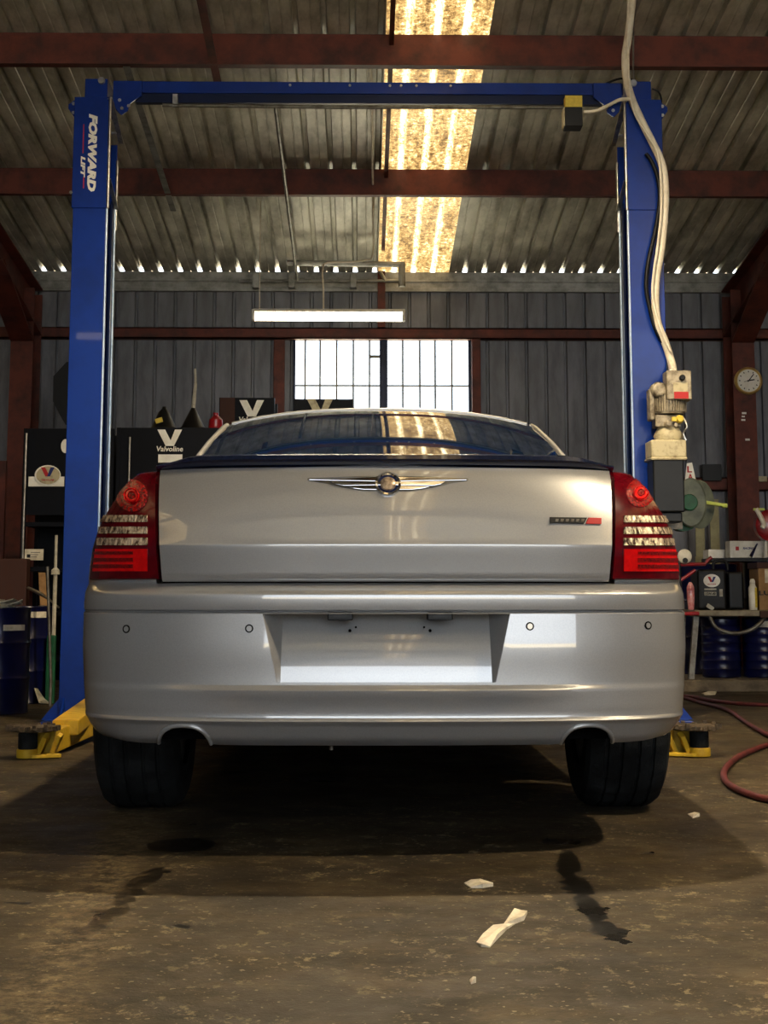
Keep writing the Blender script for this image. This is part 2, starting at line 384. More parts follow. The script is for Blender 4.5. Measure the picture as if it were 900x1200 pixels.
yd = B(); grid(yd, [[(x, y, -0.02) for x in (-40, 40)] for y in (-60, YF + 0.02)]); struct(obj('yard_apron', yd, M['asphalt']))
yd = B(); grid(yd, [[(x, y, -0.05) for x in (-40, 40)] for y in (YW + 0.5, 60)]); struct(obj('yard_ground', yd, M['asphalt']))

# --- profiled sheets (shared meshes)
PITCH = 0.18
def profile(w, ribh=0.045, pitch=PITCH):
    """(x, h): pan at 0, rib cavity rising to ribh"""
    pts = []; n = int(round(w / pitch)); x = 0
    while x < w - 1e-6:
        for dx, h in ((0, 0), (0.058, 0), (0.062, 0.005), (0.068, 0.005), (0.072, 0), (0.125, 0), (0.134, ribh), (0.163, ribh), (0.172, 0)):
            if x + dx <= w + 1e-6: pts.append((x + dx, h))
        x += pitch
    pts.append((w, 0)); return pts
def sheet_mesh(name, w, ln, m, mode, ribh=0.045):
    bm = B(); pr = profile(w, ribh)
    if mode == 'roof': rows = [[(x, 0, h) for x, h in pr], [(x, ln, h - ln * SLOPE) for x, h in pr]]
    else:
        pr = [(0, 0)]; n_ = max(1, int(round(w / PITCH)))
        for q_ in range(n_): a_ = w / n_ * q_; pr += [(a_ + w / n_ - .034, 0), (a_ + w / n_ - .026, ribh), (a_ + w / n_ - .008, ribh), (a_ + w / n_, 0)]
        rows = [[(x, h, 0) for x, h in pr], [(x, h, ln) for x, h in pr]]
    grid(bm, rows); me = bpy.data.meshes.new(name); bm.to_mesh(me); bm.free(); me.materials.append(m); return me
def place(name, me, loc, parent):
    o = bpy.data.objects.new(name, me); COL.objects.link(o); o.parent = parent; o.location = Vector(loc) - wpos(parent)
    return o
ceil = bpy.data.objects.new('ceiling', None); COL.objects.link(ceil); ceil['kind'] = 'structure'
SKX0, SKX1 = at(443, 318, YW).x, at(526, 318, YW).x
rows_y = [(YF - 0.6, 0.4), (0.4, 7.4), (7.4, YW + 0.02)]
def skycol(x0, w):
    for (y0, y1) in rows_y:
        me = sheet_mesh('rooflight_sheet', w, y1 - y0, M['skylight'], 'roof')
        place('rooflight_sheet', me, (x0, y0, roofz(y0)), ceil)
SW = 4 * PITCH
sk_list = [(SKX0, SKX1 - SKX0)]
cols = []
x = SKX1
while x < XR:
    cols.append((x, min(SW, XR + 0.1 - x))); x += SW
x = SKX0
while x > XL:
    cols.append((x - SW, SW)); x -= SW
far = [c for c in cols if abs(c[0] - 5.1) < 0.37 or abs(c[0] + 5.0) < 0.37]  # side rooflights, unseen, added for more glow inside the shed
for x0, w in sk_list + [(c[0], c[1]) for c in far]: skycol(x0, w)
memo = {}
for x0, w in cols:
    if (x0, w) in far: continue
    for (y0, y1) in rows_y:
        k = (round(w, 3), round(y1 - y0, 3))
        if k not in memo: memo[k] = sheet_mesh('roof_sheet', w, y1 - y0, M['galv_roof'], 'roof')
        place('roof_sheet', memo[k], (x0, y0, roofz(y0)), ceil)
# screws row where the sheets overlap is too small to see; purlins carry the sheets
def purlin(y, m=M['red_steel']):
    bm = B(); z = roofz(y) - 0.004; h = 0.20
    bar(bm, (XL, y, z - h / 2), (XR, y, z - h / 2), 0.012, h)
    bar(bm, (XL, y + 0.04, z - 0.006), (XR, y + 0.04, z - 0.008), 0.09, 0.012)
    bar(bm, (XL, y + 0.035, z - h + 0.006), (XR, y + 0.035, z - h + 0.006), 0.08, 0.012)
    bar(bm, (XL, y - 0.012, z - h - 0.004), (XR, y - 0.012, z - h - 0.004), 0.03, 0.012)
    return obj('roof_purlin', bm, m, ceil)
def roof_hit(px, py, dz=0.0):
    d = ray(px, py); k = (ZE + YW * SLOPE - dz - HCAM) / (d.z + SLOPE * d.y); return CAMP + d * k
PY = [roof_hit(450, 198).y, roof_hit(450, 40).y]; PY += [PY[1] - 2.15 * i for i in range(1, 8) if PY[1] - 2.15 * i > YF + .3]
for y in PY: purlin(y)

# --- back wall with its sheets, window cut between sheet edges
wall = bpy.data.objects.new('wall_back', None); COL.objects.link(wall); wall['kind'] = 'structure'; wall.location = (0, YW, 0)
WX0, WX1 = at(344, 440, YW).x, at(551, 440, YW).x; WZ1 = at(450, 397, YW).z; WZ0 = 1.95
ws = 3 * PITCH
wcols = []
k = (WX1 - WX0) / 3
for i in range(3): wcols.append((WX0 + i * k, k, True))
x = WX1
while x < XR: wcols.append((x, ws, False)); x += ws
x = WX0
while x > XL: wcols.append((x - ws, ws, False)); x -= ws
wm = {}
def wsheet(x, w, z0, z1):
    k = (round(w, 3), round(z1 - z0, 3))
    if k not in wm: wm[k] = sheet_mesh('wall_sheet', w, z1 - z0, M['galv_wall'], 'wall', 0.03)
    place('wall_sheet', wm[k], (x, YW, z0), wall)
for x0, w, hole in wcols:
    if hole: wsheet(x0, w, 0, WZ0); wsheet(x0, w, WZ1, ZE)
    else: wsheet(x0, w, 0, ZE)
# eave beam with ribs
bm = B(); zt = ZE - 0.005; zb = at(450, 341, YW).z
box(bm, XL, XR, YW - 0.03, YW - 0.005, zb, zt); box(bm, XL, XR, YW - 0.05, YW - 0.005, zb - 0.015, zb + 0.02)
box(bm, XL, XR, YW - 0.045, YW - 0.005, zb + 0.075, zb + 0.095); 
e_ = obj('eave_beam', bm, M['galv_beam'], wall, bevel=0.004)
# girts
def girt(x0, x1, z0, z1, y=YW):
    bm = B(); box(bm, x0, x1, y - 0.10, y - 0.003, z1 - 0.012, z1); box(bm, x0, x1, y - 0.10, y - 0.088, z0, z1); box(bm, x0, x1, y - 0.10, y - 0.003, z0, z0 + 0.012)
    return obj('wall_girt', bm, M['red_steel'], wall)
girt(XL, XR, at(450, 397, YW - .1).z, at(450, 384, YW - .1).z)
girt(XL, WX0 - 0.1, 1.66, 1.78); girt(WX1 + 0.1, XR, 1.66, 1.78); girt(XL, XR, 0.6, 0.72)
# window posts
bm = B(); xp = at(327, 420, YW - .1).x; box(bm, xp - 0.05, xp + 0.05, YW - 0.094, YW - 0.003, 0, at(327, 397.5, YW - .1).z); obj('window_post', bm, M['red_steel'], wall, bevel=0.004)
bm = B(); box(bm, WX1 + 0.01, WX1 + 0.09, YW - 0.10, YW - 0.003, 0, WZ1); obj('window_post', bm, M['red_steel'], wall, bevel=0.004)
# reddish upright between eave and girt, and dark post beside the rooflight
bm = B(); xp = at(447, 350, YW - .06).x; box(bm, xp - 0.035, xp + 0.035, YW - 0.10, YW - 0.03, at(447, 384, YW - .06).z, ZE - 0.01); obj('wall_strut', bm, M['red_steel'], wall)

# windows
def window(n, x0, x1, vb, extra):
    w = bpy.data.objects.new('window_%d' % n, None); COL.objects.link(w); w['kind'] = 'structure'; w.location = (x0, YW, WZ0)
    bm = B(); t = 0.018; y0, y1 = YW - 0.02, YW + 0.03
    box(bm, x0, x0 + t, y0, y1, WZ0, WZ1); box(bm, x1 - t, x1, y0, y1, WZ0, WZ1); box(bm, x0, x1, y0, y1, WZ1 - t, WZ1); box(bm, x0, x1, y0, y1, WZ0, WZ0 + t)
    obj('window_frame', bm, M['blue_dark'], w, bevel=0.003)
    xs = [x0 + t] + vb + [x1 - t]; zh = at(450, 452, YW).z; zs = [WZ0 + t, zh, WZ1 - t]
    for a, c in zip(xs, xs[1:]):
        for z0, z1 in zip(zs, zs[1:]):
            bm = B(); box(bm, a + 0.004, c - 0.004, YW + 0.008, YW + 0.012, z0 + 0.004, z1 - 0.004); obj('pane', bm, M['glass'], w)
    for a in vb:
        bm = B(); box(bm, a - 0.009, a + 0.009, YW + 0.0, YW + 0.016, WZ0 + t, WZ1 - t); obj('glazing_bar', bm, M['dull_steel'], w)
    bm = B(); box(bm, x0 + t, x1 - t, YW + 0.0, YW + 0.016, zh - 0.008, zh + 0.008); obj('glazing_bar', bm, M['dull_steel'], w)
    for (pa, pb, py) in extra:
        bm = B(); xa, xb = at(pa, py, YW).x, at(pb, py, YW).x; z = at(pa, py, YW).z
        box(bm, xa, xb, YW - 0.01, YW + 0.01, z - 0.014, z + 0.014); obj('window_latch', bm, M['dull_steel'], w)
    for p in [at(v_, 452, YW) for v_ in extra_studs[n]]:
        bm = B(); lathe(bm, (p.x, YW - 0.005, zh), [(0.012, -0.012), (0.012, 0.006)], 8, 'y'); obj('bar_clip', bm, M['dull_steel'], w)
extra_studs = {1: (357.5, 375, 394.5, 414, 433), 2: (472, 492, 510, 529.6)}
XM0, XM1 = at(447, 440, YW).x, at(452, 440, YW).x
window(1, WX0, XM0, [at(p, 440, YW).x for p in extra_studs[1]], [(433, 446, 418), (433, 446, 483)])
window(2, XM1, WX1, [at(p, 440, YW).x for p in extra_studs[2]], [])
bm = B(); box(bm, XM0, XM1, YW - 0.05, YW + 0.04, WZ0, WZ1); struct(obj('trim_1', bm, M['blue_dark']))
bm = B(); box(bm, WX0 - 0.02, WX1 + 0.02, YW - 0.06, YW + 0.03, WZ0 - 0.04, WZ0); struct(obj('trim_2', bm, M['galv_beam']))

# side and front walls (sheeted), front opening behind the camera
def side_wall(name, x, sgn):
    w = bpy.data.objects.new(name, None); COL.objects.link(w); w['kind'] = 'structure'; w.location = (x, 0, 0)
    y = YF
    while y < YW:
        bm = B(); ln = min(1.08, YW - y); pr = profile(ln, 0.03)
        rows = [[(sgn * h, a, 0) for a, h in pr], [(sgn * h, a, roofz(y + a) - 0.001) for a, h in pr]]
        grid(bm, rows); bmesh.ops.translate(bm, verts=bm.verts, vec=(x, y, 0)); obj('wall_sheet', bm, M['galv_wall'], w); y += 1.08
    for z in (1.7, 3.1):
        bm = B(); box(bm, min(x, x - sgn * 0.1), max(x, x - sgn * 0.1), YF, YW - 0.12, z, z + 0.12); obj('wall_girt', bm, M['red_steel'], w)
side_wall('wall_left', XL, -1); side_wall('wall_right', XR, 1)
w = bpy.data.objects.new('wall_front', None); COL.objects.link(w); w['kind'] = 'structure'; w.location = (0, YF, 0)
OX0, OX1, OZ = -2.6, 6.0, 4.9
for x0, x1, z0, z1 in ((XL, OX0, 0, roofz(YF)), (OX1, XR, 0, roofz(YF)), (OX0, OX1, OZ, roofz(YF))):
    x = x0
    while x < x1 - 0.01:
        ln = min(0.9, x1 - x); bm = B(); pr = profile(ln, 0.03); grid(bm, [[(x + a, YF - h, z0) for a, h in pr], [(x + a, YF - h, z1) for a, h in pr]]); obj('wall_sheet', bm, M['galv_wall'], w); x += 0.9
bm = B(); box(bm, OX0 - 0.1, OX0, YF - 0.05, YF + 0.15, 0, OZ + 0.1); box(bm, OX1, OX1 + 0.1, YF - 0.05, YF + 0.15, 0, OZ + 0.1); box(bm, OX0 - 0.1, OX1 + 0.1, YF - 0.05, YF + 0.15, OZ, OZ + 0.1)
obj('opening_frame', bm, M['red_steel'], w)

# portal columns and rafters (I sections, red oxide)
def icol(bm, x, y0, y1, z0, z1, w=0.2, t=0.014):
    box(bm, x - w / 2, x + w / 2, y0, y0 + t, z0, z1); box(bm, x - w / 2, x + w / 2, y1 - t, y1, z0, z1); box(bm, x - t / 2, x + t / 2, y0 + t, y1 - t, z0, z1)
def portal(x, label):
    t = thing('portal_frame', label, 'steel frame', (x, YW - 0.35, 0)); t['kind'] = 'structure'
    y1, y0 = YW - 0.12, YW - 0.46
    bm = B(); icol(bm, x, y0, y1, 0, ZE - 0.25); obj('column', bm, M['red_steel'], t, bevel=0.002)
    bm = B(); box(bm, x - 0.16, x + 0.16, y0 - 0.05, y1 + 0.04, 0, 0.02); obj('base_plate', bm, M['red_steel'], t)
    w = 0.2; tt = 0.014
    bm = B()
    def seg(ya, yb, dz0a, dz0b):
        za, zb_ = roofz(ya) - 0.21, roofz(yb) - 0.21
        for (u0, u1) in ((0, tt), ):
            vs = [(x - w / 2, ya, za - tt), (x + w / 2, ya, za - tt), (x + w / 2, yb, zb_ - tt), (x - w / 2, yb, zb_ - tt), (x - w / 2, ya, za), (x + w / 2, ya, za), (x + w / 2, yb, zb_), (x - w / 2, yb, zb_)]
            V = [bm.verts.new(p) for p in vs]
            for f in ((3, 2, 1, 0), (4, 5, 6, 7), (0, 1, 5, 4), (1, 2, 6, 5), (2, 3, 7, 6), (3, 0, 4, 7)): bm.faces.new([V[i] for i in f])
            V = [bm.verts.new((px_, py_, pz_ - (dz0a if py_ == ya else dz0b))) for px_, py_, pz_ in vs]
            for f in ((3, 2, 1, 0), (4, 5, 6, 7), (0, 1, 5, 4), (1, 2, 6, 5), (2, 3, 7, 6), (3, 0, 4, 7)): bm.faces.new([V[i] for i in f])
        V = [bm.verts.new(p) for p in ((x - tt / 2, ya, za), (x - tt / 2, yb, zb_), (x - tt / 2, yb, zb_ - dz0b), (x - tt / 2, ya, za - dz0a), (x + tt / 2, ya, za), (x + tt / 2, yb, zb_), (x + tt / 2, yb, zb_ - dz0b), (x + tt / 2, ya, za - dz0a))]
        for f in ((0, 1, 2, 3), (7, 6, 5, 4), (0, 4, 5, 1), (1, 5, 6, 2), (2, 6, 7, 3), (3, 7, 4, 0)): bm.faces.new([V[i] for i in f])
    seg(y1, 12.3, 0.42, 0.26); seg(12.3, YF + 0.2, 0.26, 0.26)
    obj('rafter', bm, M['red_steel'], t)
    bm = B(); zt = roofz(y0) - 0.62
    bar(bm, (x, y0 - 0.0, zt - 0.16), (x, y0 - 1.15, roofz(y0 - 1.15) - 0.45), 0.2, 0.02, (0, 0, 1)); 
    V = [bm.verts.new(p) for p in ((x, y0, zt - 0.16), (x, y0 - 1.15, roofz(y0 - 1.15) - 0.45), (x, y0, roofz(y0) - 0.45))]; bm.faces.new(V)
    obj('haunch', bm, M['red_steel'], t, solid=0.0)
    return t
XCR = at(874, 500, YW - 0.46).x; XCL = at(24, 450, YW - 0.46).x
pr_ = portal(XCR, 'red oxide steel column and rafter at right, behind the round clock')
pl_ = portal(XCL, 'dark red steel column and rafter at left edge, beside the oil racks')
for (px, py, r) in ((872, 484, 0.02), (871, 488, 0.014), (871, 492, 0.018), (876, 515, 0.02)):      # chalk marks on the flange
    p = at(px, py, YW - 0.465); bm = B(); box(bm, p.x - r, p.x + r, p.y - 0.0015, p.y, p.z - r * 0.5, p.z + r * 0.4); obj('chalk_mark', bm, M['sign_white'], pr_)

# straps and rods under the roof
def strap(x, ya, yb, w, label, m=M['galv_beam'], t=0.012, dz=0.21, name='roof_strap', ):
    bm = B(); bar(bm, (x, ya, roofz(ya) - dz), (x, yb, roofz(yb) - dz), w, t); o = obj(name, bm, m, loc=(x, ya, roofz(ya) - dz)); return tag(o, label, 'strap')
def xroof(px, py, y): return at(px, py, y).x
strap(xroof(178, 150, 10.6), 9.4, 11.9, 0.045, 'galvanised strap under the roof behind left lift post top', M['galv_beam'], 0.006)
strap(xroof(252, 40, 9.4), 5.4, 9.75, 0.05, 'brown strap crossing the nearest roof purlin at top left', M['red_steel'], 0.006)
def rodpts(x, pts_y, dz): return [(x, y, roofz(y) - dz) for y in pts_y]
bm = B(); tube(bm, rodpts(xroof(334, 190, 11.2), (9.6, 11.0, 12.4, 13.5), 0.24), 0.014, 8); tag(obj('sag_rod', bm, M['dull_steel']), 'dull steel rod running under the roof purlins left of centre', 'rod')
bm = B(); x_ = xroof(457, 100, 9.9); bar(bm, (x_, 7.4, roofz(7.4) - 0.05), (x_, 13.2, roofz(13.2) - 0.05), 0.03, 0.05); tag(obj('roof_strut', bm, M['red_steel']), 'dark red strut running along left edge of the yellow rooflight', 'strut')

# ------------------------------------------------------------------ hanging tube light and its conduit
YT = 12.2
pA, pB = at(297, 370, YT), at(473, 371, YT)
lt = thing('tube_light', 'lit white fluorescent tube light hanging in front of the window', 'light', ((pA.x + pB.x) / 2, YT, pA.z))
bm = B(); tube(bm, [(pA.x + 0.012, YT, pA.z - 0.006), (pB.x - 0.012, YT, pB.z - 0.006)], 0.034, 12); obj('diffuser', bm, M['tube_on'], lt)
bm = B(); box(bm, pA.x, pB.x, YT - 0.035, YT + 0.035, pA.z + 0.028, pA.z + 0.052); obj('fitting_body', bm, M['white'], lt, bevel=0.004)
for px in (297, 473):
    p = at(px, 370, YT); bm = B(); box(bm, p.x - 0.012, p.x + 0.012, YT - 0.036, YT + 0.036, p.z - 0.045, p.z + 0.05); obj('end_cap', bm, M['white'], lt, bevel=0.004)
p = at(304, 362, YT); bm = B(); tube(bm, [(p.x, YT, p.z), (p.x, YT, roofz(YT) - 0.01)], 0.005, 6); obj('hanging_wire', bm, M['cable_white'], lt)
p = at(379, 362, YT)
bm = B(); zz = at(379, 309, YT + .0).z
tube(bm, [p, at(379, 340, YT), at(378, 315, YT), at(384, 308, YT), at(410, 307, YT), at(428, 305, YT), at(437, 297, YT - .1), at(437, 250, YT - 0.4), at(437, 232, 11.75), at(436, 140, 10.6), at(434, 80, 9.7), at(433, 70, 9.62), at(440, 56, 9.55), at(452, 52, 9.5), at(458, 58, 9.5)], 0.008, 6, smooth=4)
obj('supply_cable', bm, M['cable_white'], lt)
pl = ceil_fix = None
cd = thing('conduit_run', 'grey conduit pipes and brackets on the eave beam above the tube light', 'conduit', at(400, 320, 13.85))
Yc = 13.85
def cpipe(a, c, r=0.022, y=Yc):
    bm = B(); tube(bm, [at(a[0], a[1], y), at(c[0], c[1], y)], r, 8); obj('pipe', bm, M['galv_beam'], cd)
cpipe((336, 308), (474, 310), 0.026, 13.2); cpipe((280, 329), (470, 329), 0.014); cpipe((471, 308), (471, 336), 0.03, 13.2); cpipe((445, 318), (452, 330), 0.018)
for px in (300, 342, 414):
    p = at(px, 329, 13.87); bm = B(); box(bm, p.x - 0.03, p.x + 0.03, 13.83, 13.93, p.z - 0.07, p.z + 0.06); obj('bracket', bm, M['galv_beam'], cd, bevel=0.004)
# extra tube light, added out of view to brighten the shop (same fitting)
for (x, y) in ((-2.6, 0.6),):
    bx_ = copy_tree(lt, loc=(x, y, 3.6), label='')
    bx_['label'] = 'added fill tube light out of view above the right front bay' if x > 0 else 'added fill tube light out of view above the left front bay'
    for ch in list(bx_.children):
        if ch.name.startswith('supply_cable') or ch.name.startswith('hanging_wire'): bpy.data.objects.remove(ch)
    for sx_ in (-0.5, 0.5):
        bm = B(); tube(bm, [(x + sx_, y, 3.65), (x + sx_, y, roofz(y) - 0.01)], 0.005, 6); obj('hanging_wire', bm, M['cable_white'], bx_)

# bell lamps hung from the roof: one over the car, one over the right bay behind the camera
def bell(x, y, watts, label):
    z = roofz(y) - 0.45; t = thing('bell_lamp', label, 'lamp', (x, y, z))
    bm = B(); lathe(bm, (x, y, z), [(.20, -.02), (.205, -.01), (.17, .07), (.10, .14), (.06, .17), (.06, .24), (.03, .26)], 28)
    bmesh.ops.delete(bm, geom=[f for f in bm.faces if len(f.verts) > 4 and f.calc_center_median().z < z], context='FACES')
    obj('shade', bm, M['galv_beam'], t, smooth=50)
    bm = B(); lathe(bm, (x, y, z), [(.001, -.035), (.05, -.02), (.06, .03), (.035, .09), (.02, .13)], 18); obj('bulb', bm, M['tube_on'], t, smooth=60)
    bm = B(); tube(bm, [(x, y, z + .25), (x, y, roofz(y) - .004)], .008, 6); obj('hanging_cord', bm, M['black'], t)
    ld = bpy.data.lights.new('bell_lamp_light', 'SPOT'); lo = bpy.data.objects.new('bell_lamp_light', ld); COL.objects.link(lo)
    ld.energy = watts; ld.color = (1.0, 0.80, 0.52); ld.shadow_soft_size = 0.05; ld.spot_size = math.radians(165); ld.spot_blend = 0.6
    lo.parent = t; lo.location = (0, 0, -.07)
bell(0.40, 6.0, 330, 'bell lamp hung from the roof above the car')
bell(3.4, 3.2, 430, 'bell lamp hung from the roof over the right bay')
# ------------------------------------------------------------------ the car (x across, y forward, z up; local origin under the rear bumper)
D = 4.26
XC = at(453.0, 700, D).x
car = thing('car', 'silver four-door saloon seen from behind, standing between the blue lift posts', 'car', (XC, D, 0))
CO = Vector((XC, D, 0))
def zC(py, y=0.0): return at(451, py, D + y).z
def lerp_table(tab, x):
    if x <= tab[0][0]: return tab[0][1]
    for (a, va), (b_, vb) in zip(tab, tab[1:]):
        if x <= b_: return va + (vb - va) * (x - a) / (b_ - a)
    return tab[-1][1]
def sm(x): x = max(0.0, min(1.0, x)); return x * x * (3 - 2 * x)
PLAN = smoothpts([(0, 0, 0), (.2, .003, 0), (.4, .012, 0), (.6, .034, 0), (.76, .07, 0), (.87, .118, 0), (.94, .185, 0), (.975, .27, 0), (.99, .38, 0), (1.0, .50, 0), (1.008, .66, 0)], 12)
NP = len(PLAN) - 1
def plan(t):
    s = max(0.0, min(1.0, abs(t))) * NP; i = min(int(s), NP - 1); f = s - i
    p = PLAN[i].lerp(PLAN[i + 1], f); return p.x, p.y
K1 = max(PLAN[i].x / (D + PLAN[i].y) for i in range(NP + 1))
_sil = [(544, 268), (546, 284), (549, 296), (560, 307), (574, 317.5), (594, 329.5), (609, 337), (629, 343), (657, 348), (676, 350), (686, 350.5), (720, 352), (760, 352), (800, 349.5), (835, 346.5), (850, 342), (862, 336), (870, 329), (876, 322)]
SIL = sorted((at(450, py, D + 0.2).z, hp / (F * K1) * 0.990) for py, hp in _sil)
def W(z): return lerp_table(SIL, z)
_yo = [(880, .075), (875, .055), (868, .028), (858, .012), (849.5, -.001), (847.5, -.010), (845, -.015), (843, -.010), (841, .000), (835, -.003), (809, -.004), (803, .0), (790, .0), (760, -.003), (726, .0),
       (719.5, .0), (718, .004), (717.3, .018), (715.6, .018), (714.8, .0), (706, -.004), (697, -.004), (694, -.001), (691, .010), (685.5, .036), (683.5, .046), (681, .052), (679.5, .044), (677, .040), (660, .034), (640, .026), (637.5, .026), (636, .0275),
       (630, .032), (600, .052), (575, .073), (555, .094), (545, .112), (538, .13)]
YO = sorted((zC(py), v) for py, v in _yo)
def surf(t, z, off=0.0):
    """point on the tail shell: t in -1..1 round the plan, off = outward offset"""
    w = W(z); px_, py_ = plan(t)
    x = px_ * w; y = py_ + lerp_table(YO, z) * (1 if abs(t) < .75 else max(0, 1 - (abs(t) - .75) / .2))
    led = sm((zC(803) - z) / (zC(808.5) - zC(803)) * -1 if False else (zC(803) - z) / (zC(803) - zC(808.5)))
    fade = 1 - sm((abs(x) - 0.30) / 0.34)
    y -= 0.020 * led * fade * (1 - sm((zC(808) - z) / 0.055) * 0.85)
    if off:
        e_ = 1e-3; a = plan(min(1, abs(t) + 0.01)); c = plan(max(0, abs(t) - 0.01))
        tx, ty = (a[0] - c[0]) * w, a[1] - c[1]; l_ = math.hypot(tx, ty) or 1
        x += off * ty / l_; y -= off * tx / l_
    return Vector((x if t >= 0 else -x, y, z))
def t_of_x(x, z):
    w = W(z); x = abs(x) / w; lo, hi = 0.0, 1.0
    if x >= 1: return 1.0
    for _ in range(26):
        mid = (lo + hi) / 2
        if plan(mid)[0] < x: lo = mid
        else: hi = mid
    return (lo + hi) / 2
def on_shell(px, py, off=0.0):
    def ev(t):
        z = zC(py)
        for _ in range(3):
            p = surf(t, z); z = at(450, py, D + p.y).z
        p = surf(t, z, off) + CO
        return proj(p)[0], p, z
    sgn = 1 if px > proj(surf(0, zC(py)) + CO)[0] else -1
    lo, hi = 0.0, 0.64
    best = max((ev(sgn * i / 40 * 0.64)[0] * sgn, i / 40 * 0.64) for i in range(41)); hi = best[1]
    for _ in range(22):
        mid = (lo + hi) / 2; q = ev(sgn * mid)
        if (q[0] - px) * sgn < 0: lo = mid
        else: hi = mid
    x_, p, z = ev(sgn * (lo + hi) / 2)
    return p, sgn * (lo + hi) / 2, z
def shell_patch(name, corners, m, parent, off=0.004, nu=10, nv=4, depth=0.004, th=0.006, smooth=40):
    """patch given by four picture corners (tl, tr, br, bl) laid on the tail shell, with thickness"""
    tl, tr, br, bl = corners; rows = []
    for j in range(nv + 1):
        v = j / nv; r = []
        for i in range(nu + 1):
            u = i / nu
            a = (tl[0] + (tr[0] - tl[0]) * u, tl[1] + (tr[1] - tl[1]) * u); c = (bl[0] + (br[0] - bl[0]) * u, bl[1] + (br[1] - bl[1]) * u)
            p, t, z = on_shell(a[0] + (c[0] - a[0]) * v, a[1] + (c[1] - a[1]) * v); r.append((t, z))
        rows.append(r)
    bm = B()
    A = grid(bm, [[surf(t, z, off) + CO for t, z in r] for r in rows]); Bk = grid(bm, [[surf(t, z, off - th) + CO for t, z in r] for r in rows])
    def edge(seq):
        for (a, b_), (c, d) in zip(seq, seq[1:]): bm.faces.new((a, c, d, b_))
    edge([(A[0][i], Bk[0][i]) for i in range(nu + 1)]); edge([(A[-1][i], Bk[-1][i]) for i in range(nu + 1)])
    edge([(A[j][0], Bk[j][0]) for j in range(nv + 1)]); edge([(A[j][-1], Bk[j][-1]) for j in range(nv + 1)])
    return obj(name, bm, m, parent, smooth=smooth)

ZB = zC(876)
ARX = 0.0
# exhaust cut-outs
arches = []
for pxc in (218.5, 692):
    p, t, z = on_shell(pxc, 862); arches.append(abs(p.x - XC))
AX = sum(arches) / 2; AR = 0.074
AZ = zC(851.5) - ZB
def zbot(x):
    d = abs(abs(x) - AX); base = ZB + 0.012 * sm((abs(x) - .62) / .25)
    if d < AR: return base + AZ * math.sqrt(max(0, 1 - (d / AR) ** 2.4))
    return base
# rear bumper: rows of z, columns of (kind, value)
py_rows = [683.2, 684.5, 687, 690, 692.5, 695, 697, 700, 706, 712, 714.6, 715.0, 716, 717.4, 718.2, 719.4, 722, 730, 745, 760, 775, 788, 796, 800, 803, 804.5, 806, 807.5, 809, 812, 818, 826, 834, 839, 841.4, 843, 844.2, 845.4, 846.6, 848, 850]
zrows = [zC(p) for p in py_rows]; zcrease = zrows[-1]
HT, HB = zC(719.4), zC(800.5)
hw_t = (at(603, 722, D).x - at(312, 722, D).x) / 2; hw_b = (at(587, 800, D).x - at(330, 800, D).x) / 2
def hb(z): return hw_t + (hw_b - hw_t) * max(0, min(1, (HT - z) / (HT - HB)))
inner = [-1 + 2 * i / 16 for i in range(17)]
def outer_ts(z):
    th = t_of_x(hb(z), z)
    xs_t = []
    # dense near the exhaust arches
    xa, xb = t_of_x(AX - AR, z), t_of_x(AX + AR, z)
    for i in range(7): xs_t.append(th + (xa - th) * i / 7)
    for i in range(15): xs_t.append(('a', PI - PI * i / 14))
    for i in range(1, 16): xs_t.append(xb + (1 - xb) * i / 15)
    return [t_of_x(AX + AR * math.cos(v[1]) * 0.9995, z) if isinstance(v, tuple) else v for v in xs_t]
rows = []
for z in zrows:
    o_ = outer_ts(z); ring = [-t for t in reversed(o_)] + [math.copysign(t_of_x(u * hb(z), z), u) for u in inner[1:-1]] + o_
    rows.append([surf(t, z) for t in ring])
lower = []
for k in range(1, 9):
    f = k / 8; r = []
    for p in rows[-1]:
        zz = zcrease + (zbot(p.x) - zcrease) * f
        zs = zcrease + (ZB - zcrease) * f
        w0 = W(zcrease); s = W(zs) / w0
        # keep x of columns near the arches, tuck y with the profile
        yy = p.y + (lerp_table(YO, zz) - lerp_table(YO, zcrease)) * (1 if p.y < .25 else max(0, 1 - (p.y - .25) / .15))
        k2 = sm((abs(p.x) - .70) / .12)
        r.append(Vector((p.x * (1 + (s - 1) * k2), yy, zz)))
    lower.append(r)
# tuck-under return
last = lower[-1]
lower.append([Vector((p.x * .995, p.y + 0.03, p.z + 0.012)) for p in last]); lower.append([Vector((p.x * .99, p.y + 0.07, p.z + 0.03)) for p in last])
allrows = rows + lower
iT = min(range(len(zrows)), key=lambda i: abs(zrows[i] - HT)); iB = min(range(len(zrows)), key=lambda i: abs(zrows[i] - zC(800)))
c0 = len(outer_ts(zrows[0])) - 1; c1 = c0 + 16
bm = B(); grid(bm, [[p + CO for p in r] for r in allrows], skip=lambda i, j: iT <= i < iB and c0 <= j < c1)
bumper = obj('rear_bumper', bm, M['paint'], car, smooth=28)
